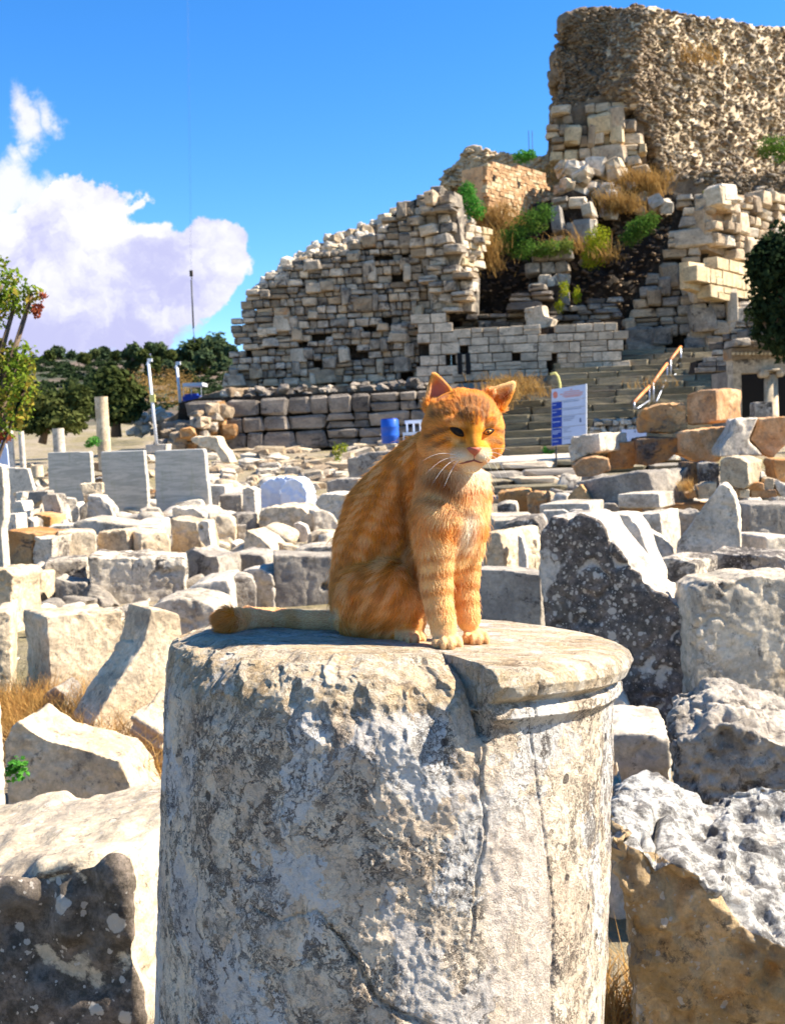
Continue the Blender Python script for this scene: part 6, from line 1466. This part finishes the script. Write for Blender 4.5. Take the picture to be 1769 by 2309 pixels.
def coat(V):
    x, y, d = topx(V)
    N3 = V*1.0
    n1 = fbm(N3*28, 3, .55, 1); n2 = fbm(N3*90, 3, .6, 2); n3 = fbm(N3*14, 2, .5, 3)
    c = np.repeat(OR[None], len(V), 0)
    def mixc(c, col, w_): w_ = np.clip(w_, 0, 1)[:, None]; return c*(1-w_)+col[None]*w_
    head = gau(x, y, 1045, 965, 108, 100)**1.2; head = (head > .30)*1.0*(y < 1062)
    # flank: broken herringbone bars
    flank = sstep(-x, -965, -930)*(1-head)
    wob = n3*26+n1*12
    bars = np.sin((x*0.55+y*0.95+wob*2.2)/6.4)*np.sin((y*1.0-x*.35+wob*3)/10.5)
    c = mixc(c, CRM, flank*0.52*sstep(bars, 0.05, 0.5)); c = mixc(c, DK, flank*0.42*sstep(-bars, .05, 0.5))
    c = mixc(c, CRM, 0.35*sstep(n2, .1, .6)*flank*sstep(y, 1280, 1400))
    # chest: pale with orange necklaces
    chest = sstep(x, 925, 985)*(1-head)*(y < 1290)
    c = mixc(c, CRM, chest*0.95)
    nk = np.sin((y+0.010*(x-1040)**2*0.35+wob*.8)/13.5)
    c = mixc(c, OR, chest*0.85*sstep(nk, -0.1, 0.6)); c = mixc(c, DK, chest*.6*gau(x, y, 985, 1095, 40, 30, 30))
    c = mixc(c, DK, chest*.75*np.exp(-((y-(1080+(x-960)*.45))/7)**2)*(x < 1045))
    c = mixc(c, WHT, chest*.95*gau(x, y, 1058, 1190, 18, 70, 12)); c = mixc(c, WHT, .8*chest*gau(x, y, 1075, 1075, 36, 26))
    c = mixc(c, DK, chest*.5*np.exp(-((y-(1150-(x-1030)*.3))/7)**2)*gau(x, y, 1020, 1150, 50, 40))
    c = mixc(c, DK, chest*.85*gau(x, y, 1000, 1085, 34, 22, 25))
    c = mixc(c, DK, chest*.6*np.exp(-((y-(1128+(x-960)*.25))/6)**2)*(x < 1080)); c = mixc(c, CRM*1.05, chest*.8*np.exp(-((y-(1108+(x-960)*.30))/9)**2))
    # legs: pale with fine rings
    leg = sstep(y, 1215, 1260)*sstep(x, 935, 955)*(d < 1.56)
    c = mixc(c, CRM, leg*.85); rings = np.sin((y+(x-1000)*.12+wob*.5)/6.2)
    c = mixc(c, (OR+DK)/2, leg*.62*sstep(rings, .0, .6)*sstep(-y, -1440, -1330))
    c = mixc(c, np.array([.95, .66, .36]), sstep(y, 1412, 1428)*(x > 890)*.9)
    for (tx, ty, hw) in ((1008, 1452, 35), (1073, 1441, 30), (925, 1441, 31)):  # shade of the gaps between toes, painted as dark lines
        for s_ in (-.44, 0, .44):
            c = mixc(c, DK*.6, .8*np.exp(-((x-(tx+s_*hw*1.1))/2.2)**2)*sstep(y, ty-6, ty+4)*(np.abs(y-ty) < 26)*(np.abs(x-tx) < hw*1.1))
    crease = np.zeros(len(V))  # dark fur along the flank fold, with the fold's shadow painted in
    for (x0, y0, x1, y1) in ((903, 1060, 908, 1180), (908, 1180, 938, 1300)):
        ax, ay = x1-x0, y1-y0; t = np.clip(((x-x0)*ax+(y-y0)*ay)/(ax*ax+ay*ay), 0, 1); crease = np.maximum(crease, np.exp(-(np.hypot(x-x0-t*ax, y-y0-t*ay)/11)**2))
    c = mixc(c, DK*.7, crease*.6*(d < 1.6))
    # tail
    tail = (x < 765)*sstep(y, 1365, 1375)
    c = mixc(c, np.array([1.0, .62, .33]), tail*.95); c = mixc(c, OR, tail*.45*sstep(np.sin(x/17+n1*2), .3, .9)); c = mixc(c, (DK+OR)/2, tail*sstep(-x, -552, -528)); 
    # head
    c = mixc(c, OR*1.05, head)
    for (x0, y0, x1, y1, w_) in ((1046, 905, 1054, 948, 4), (1058, 902, 1064, 955, 4), (1072, 902, 1074, 955, 4), (1086, 905, 1086, 948, 4), (1032, 915, 1044, 945, 4), (1098, 912, 1094, 945, 3.5),
                                 (966, 986, 1012, 968, 4), (975, 1010, 1012, 990, 4.5), (1117, 968, 1134, 976, 4), (1110, 990, 1128, 1000, 4), (980, 940, 1010, 930, 5)):
        ax, ay = x1-x0, y1-y0; t = np.clip(((x-x0)*ax+(y-y0)*ay)/(ax*ax+ay*ay), 0, 1)
        dd = np.hypot(x-x0-t*ax, y-y0-t*ay); c = mixc(c, DK*.7, head*1.0*np.exp(-(dd/(w_*1.25))**2))
    c = mixc(c, CRM, head*.75*gau(x, y, 1030, 957, 17, 6, 10)); c = mixc(c, CRM, head*.8*gau(x, y, 1100, 957, 14, 5, -8))
    c = mixc(c, CRM, head*.7*gau(x, y, 1030, 996, 22, 9, 25)); c = mixc(c, CRM, head*.7*gau(x, y, 1106, 992, 14, 9)); c = mixc(c, CRM, head*.6*gau(x, y, 990, 1020, 34, 14, 20))
    mz = np.maximum(gau(x, y, 1045, 1032, 40, 17, 10), gau(x, y, 1088, 1028, 20, 19))
    c = mixc(c, WHT, mz*1.05*(y > 1008)); c = mixc(c, WHT, gau(x, y, 1062, 1056, 34, 12)*1.1)
    c = mixc(c, OR*.8+CRM*.2, gau(x, y, 1068, 990, 9, 22)*.8); c = mixc(c, DK, .45*head*sstep(fbm(np.stack([x/7, y/16, 0*x], -1), 3, .6, 33), .0, .5)*(y < 1000))
    c = mixc(c, DK*.6, .8*gau(x, y, 1052, 972, 8, 12, -20)*head)
    # ears
    er = np.maximum(gau(x, y, 990, 885, 17, 28, 12), gau(x, y, 1136, 898, 20, 15, -40))*(VNf(V) > -9)
    return np.clip(c*(1+.10*n2[:, None]), 0, 1)
def VNf(V): return np.zeros(len(V))
colr = coat(VC)
x, y, d = topx(VC)
facing = -(VN@fwn)
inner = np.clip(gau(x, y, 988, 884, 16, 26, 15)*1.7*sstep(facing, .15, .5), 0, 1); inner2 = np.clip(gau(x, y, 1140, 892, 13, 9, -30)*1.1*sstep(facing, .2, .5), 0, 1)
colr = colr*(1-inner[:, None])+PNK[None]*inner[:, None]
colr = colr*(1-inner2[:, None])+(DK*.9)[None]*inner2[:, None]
ca = bme.color_attributes.new('coat', 'FLOAT_COLOR', 'POINT')
ca.data.foreach_set('color', np.concatenate([colr, np.ones((len(colr), 1))], 1).astype(np.float32).ravel())
bme.polygons.foreach_set('use_smooth', np.ones(len(bme.polygons), bool))
m, nt = newmat('cat_skin')
at = nt.n('Attribute', attribute_name='coat')
finish(nt, nt.mix(1.0, at.outputs['Color'], (0.75, 0.62, 0.5), 'MULTIPLY'), 0.9, nt.noise(nt.n('TexCoord').outputs['Object'], 300, 3, .7), .4, .002, .1)
bme.transform(Matrix.Translation(-cat_base)); bme.materials.clear(); bme.materials.append(m)
body = link('body', bme, None, cat)
# ---- fur: hair curves
bme.calc_loop_triangles()
nt_ = len(bme.loop_triangles); TI = np.empty(nt_*3, np.int32); bme.loop_triangles.foreach_get('vertices', TI); TI = TI.reshape(-1, 3)
A_, B_, C_ = VC[TI[:, 0]], VC[TI[:, 1]], VC[TI[:, 2]]
area = np.linalg.norm(np.cross(B_-A_, C_-A_), axis=1)/2
xc, yc, dc = topx((A_+B_+C_)/3)
facemask = (gau(xc, yc, 1048, 970, 110, 105) > .37)*(yc < 1066)
wgt = area*(1+1.6*facemask)
NH = 130000
hr_ = np.random.RandomState(4)
ti = hr_.choice(nt_, NH, p=wgt/wgt.sum()); u = hr_.rand(NH, 1); v = hr_.rand(NH, 1); fl = (u+v) > 1; u = np.where(fl, 1-u, u); v = np.where(fl, 1-v, v)
root_ = A_[ti]+(B_[ti]-A_[ti])*u+(C_[ti]-A_[ti])*v
nrm = VN[TI[ti, 0]]*(1-u-v)+VN[TI[ti, 1]]*u+VN[TI[ti, 2]]*v; nrm /= np.linalg.norm(nrm, axis=1)[:, None]+1e-9
px, py, pd = topx(root_)
cl = coat(root_)
ii = np.clip(gau(px, py, 988, 884, 16, 26, 15)*1.7*sstep(-(nrm@fwn), .15, .5), 0, 1)
head_ = (gau(px, py, 1045, 965, 110, 105) > .37)*(py < 1066)
nosep = np.array(P(1069, 1008, 1.44))
flow = np.repeat(np.array([[-0.25, 0.1, -1.0]]), NH, 0)
flow += 0.9*np.stack([fbm(root_*16, 2, .5, 9), fbm(root_*16, 2, .5, 10), fbm(root_*16, 2, .5, 11)], -1)
radial = root_-nosep; radial /= np.linalg.norm(radial, axis=1)[:, None]+1e-9
flow = np.where(head_[:, None], radial+0.15*hr_.normal(size=(NH, 3)), flow)
legz = (py > 1250)*(px > 935)
flow = np.where(legz[:, None]*(~head_[:, None].astype(bool)), np.array([[.15, 0, -1.0]]), flow)
tailz = (px < 765)*(py > 1360)
flow = np.where((tailz > 0)[:, None], np.array([[-1.0, 0, -.05]])+0*flow, flow)
earz = ((py < 905)*(px < 1025))+((px > 1120)*(py < 920))
flow = np.where((earz > 0)[:, None], np.array([[0, 0, 1.0]]), flow)
flow += .18*hr_.normal(size=(NH, 3))
fl_t = flow-nrm*np.sum(flow*nrm, 1)[:, None]; fl_t /= np.linalg.norm(fl_t, axis=1)[:, None]+1e-9
L = np.full(NH, 0.0115)
L = np.where((py > 1270)*(px < 930), 0.0165, L)
L = np.where((px > 925)*(py > 1060)*(py < 1270), 0.0135, L)
L = np.where(head_ > 0, 0.0075, L)
dn = np.hypot(px-1069, py-1010); L = np.where((head_ > 0), 0.0035+0.0095*sstep(dn, 30, 105), L)
L = np.where((py > 1400)*(px > 890), 0.004, L); L = np.where(legz*(py <= 1400) > 0, 0.0075, L)
L = np.where(earz > 0, 0.0035, L); L = np.where(tailz > 0, 0.010, L); L = np.where((px < 555)*(py > 1360), .016, L)
clump = 0.65+0.7*np.abs(fbm(root_*45, 2, .6, 14))
L = L*(0.65+0.6*hr_.rand(NH))*clump
grd = (hr_.rand(NH) < .04)*(head_ == 0)*(py < 1400)
L = np.where(grd > 0, L*1.5, L)
lift = np.where(head_ > 0, .26, .42)+.12*hr_.normal(size=NH)+.25*grd; lift = np.where(tailz > 0, .32, lift)
keep = np.ones(NH, bool)
for (ex, ey, rx, ry, an) in ((1034, 974, 21, 10, 18), (1100, 972, 15, 9, -10), (1069, 1014, 14, 10, 0), (1062, 1043, 24, 4, 0)):
    keep &= ~((gau(px, py, ex, ey, rx, ry, an) > .40)*(pd < 1.52))
keep &= ii < .6
def build_fur(name, root_, nrm, fl_t, L, lift, cl, wid):
    N_ = len(root_); K = 4
    t = np.linspace(0, 1, K)
    bend = 1.0
    pts = root_[:, None]-nrm[:, None]*0.0008+(nrm*lift[:, None])[:, None]*(L[:, None]*t*(1.2-.5*t))[..., None]+fl_t[:, None]*(L[:, None]*(t*.55+.45*t*t))[..., None]
    hc = bpy.data.hair_curves.new(name); hc.add_curves([K]*N_)
    hc.attributes['position'].data.foreach_set('vector', (pts-np.array(cat_base)).astype(np.float32).ravel())
    ra = hc.attributes.get('radius') or hc.attributes.new('radius', 'FLOAT', 'POINT')
    ra.data.foreach_set('value', np.tile(wid*np.array([1, .85, .55, .12]), N_).astype(np.float32))
    cc = hc.attributes.new('coat', 'FLOAT_COLOR', 'CURVE')
    cc.data.foreach_set('color', np.concatenate([cl, np.ones((N_, 1))], 1).astype(np.float32).ravel())
    m, nt = newmat(name+'_mat'); at = nt.n('Attribute', attribute_name='coat')
    hi = nt.n('HairInfo')
    c = nt.mix(nt.m('MULTIPLY', hi.outputs['Intercept'], .18), at.outputs['Color'], (0.98, 0.66, 0.26))
    df = nt.n('BsdfDiffuse', i_Color=c); tr = nt.n('BsdfTranslucent', i_Color=c); gl = nt.n('BsdfGlossy', i_Roughness=.5, i_Color=(1, .9, .75, 1))
    m1_ = nt.n('MixShader', i_0=.30); nt.t.links.new(df.outputs[0], m1_.inputs[1]); nt.t.links.new(tr.outputs[0], m1_.inputs[2])
    m2_ = nt.n('MixShader', i_0=.05); nt.t.links.new(m1_.outputs[0], m2_.inputs[1]); nt.t.links.new(gl.outputs[0], m2_.inputs[2])
    nt.t.links.new(m2_.outputs[0], nt.n('OutputMaterial').inputs[0])
    hc.materials.append(m)
    o = bpy.data.objects.new(name, hc); C.objects.link(o); o.parent = cat
    return o
lum = cl.mean(1, keepdims=True); cl = np.clip(cl*(0.74+0.46*hr_.rand(NH))[:, None]*(lum/.40)**.22, 0, 1)
build_fur('fur', root_[keep], nrm[keep], fl_t[keep], L[keep], lift[keep], cl[keep], .00030)
# ---- face details, set on the surface of the head
BV = BVHTree.FromPolygons([Vector(v_) for v_ in VC], [tuple(t) for t in TI])
def surf(px_, py_):
    h = BV.ray_cast(CAM, ray(px_, py_).normalized()); return h[0], h[1]
def patch(name, outline, off, mat, dome=0.0, nring=4):
    cx = sum(p_[0] for p_ in outline)/len(outline); cy = sum(p_[1] for p_ in outline)/len(outline)
    V = []; F = []; n_ = len(outline)
    s0, sn = surf(cx, cy)
    sd = (s0-CAM).dot(fw)
    V.append(s0-fw*(off+dome))
    for r_ in range(1, nring+1):
        t = r_/nring
        for (ox, oy) in outline:
            x_, y_ = cx+(ox-cx)*t, cy+(oy-cy)*t; h, _ = surf(x_, y_)
            dd = (h-CAM).dot(fw) if h is not None else sd
            dd = dd*.5+sd*.5
            V.append(P(x_, y_, dd-off*(1.0 if t < 1 else -.6)-dome*(1-t*t)))
    for i in range(n_): F.append((0, 1+i, 1+(i+1) % n_))
    for r_ in range(1, nring):
        b0, b1 = 1+(r_-1)*n_, 1+r_*n_
        for i in range(n_): F.append((b0+i, b1+i, b1+(i+1) % n_, b0+(i+1) % n_))
    V = np.array([list(v_) for v_ in V])-np.array(cat_base)
    return link(name, mesh_from(name, V, F), mat, cat)
def gloss(name, col, rough):
    m, nt = newmat(name); b = finish(nt, nt.mix(nt.noise(nt.n('TexCoord').outputs['Object'], 200, 2, .5), col, tuple(min(1, c*1.6) for c in col)), rough, spec=.25); return m
mk = gloss('eye_rim', (0.012, 0.007, 0.004), .85); am = gloss('iris_amber', (0.32, 0.14, 0.02), .25); nm = gloss('nose_skin', (0.30, 0.08, 0.045), .6); lm = gloss('lip_skin', (0.20, 0.06, 0.04), .8)
def alm(cx, cy, a, b, rot, n=20, pin=1.25):
    out = []
    for i in range(n):
        t = i*2*math.pi/n; X = a*math.cos(t); Y = b*math.sin(t)*(abs(math.sin(t))**(pin-1) if pin > 1 else 1)
        c, s = math.cos(R(rot)), math.sin(R(rot)); out.append((cx+X*c-Y*s, cy+X*s+Y*c))
    return out
rim = patch('eye_rim', alm(1033, 974, 22, 9.5, 27, pin=1.5), .0020, mk, .001)
ey = patch('eye', alm(1035, 976, 13, 4.5, 27), .0034, gloss('iris_shaded', (0.02, 0.009, 0.003), .7), .0015); 
rim2 = patch('eye_rim', alm(1100, 973, 15, 7.5, -16, pin=1.4), .0014, mk, .001)
ey2 = patch('eye', alm(1100, 973.5, 11, 4.8, -16), .0030, am, .002)
pu = patch('pupil', alm(1100, 973.5, 3.0, 4.2, 0), .0056, mk, .0004); pu2 = patch('pupil', alm(1036, 976, 4.5, 4.0, 0), .0056, mk, .0004)
patch('nose', [(1051, 1010), (1060, 1007), (1069, 1007.5), (1078, 1007.5), (1086, 1011), (1081, 1018), (1075, 1024), (1070, 1029), (1063, 1023), (1056, 1017)], .0016, nm, .003)
def line(name, pts, r_, mat, off=.0004):
    mb = MB(); q_ = []
    for a in pts:
        h, _ = surf(*a); q_.append(h-fw*off)
    mb.tube(q_, r_, 6); V = np.array([list(v_) for v_ in mb.v])-np.array(cat_base); return link(name, mesh_from(name, V, mb.f), mat, cat)
line('mouth', [(1069, 1024), (1069, 1031), (1068, 1038), (1061, 1040), (1051, 1042), (1041, 1044.5), (1034, 1045)], [.0007, .0009, .0012, .0015, .0015, .0012, .0005], lm)
line('mouth', [(1068, 1038), (1075, 1040.5), (1082, 1043), (1088, 1043)], [.0012, .0012, .001, .0004], lm)
m, nt = newmat('whisker'); finish(nt, nt.mix(nt.noise(nt.n('TexCoord').outputs['Object'], 50), (.85, .83, .78), (.9, .88, .84)), .4)
def whisk(x0, y0, x1, y1, sag, out):
    h, _ = surf(x0, y0); a = h; b = P(x1, y1, (h-CAM).dot(fw)+out); mb = MB(); pts = []
    for i in range(9):
        t = i/8; pts.append(a.lerp(b, t)+Vector((0, 0, sag*math.sin(t*math.pi))))
    mb.tube(pts, [.00026*(1-.8*i/8) for i in range(9)], 5)
    V = np.array([list(v_) for v_ in mb.v])-np.array(cat_base); link('whisker', mesh_from('whisker', V, mb.f), m, cat)
for w_ in ((1090, 1025, 1133, 1085, .008, .02), (1092, 1028, 1145, 1078, .012, .0), (1090, 1032, 1120, 1098, .006, .03), (1094, 1022, 1158, 1052, .008, .01), (1093, 1020, 1150, 1015, .004, .0),
           (1030, 1030, 960, 1068, .006, -.02), (1032, 1034, 975, 1090, .006, -.03), (1028, 1026, 950, 1040, .006, -.02), (1034, 1037, 1000, 1100, .004, -.03)):
    whisk(*w_)
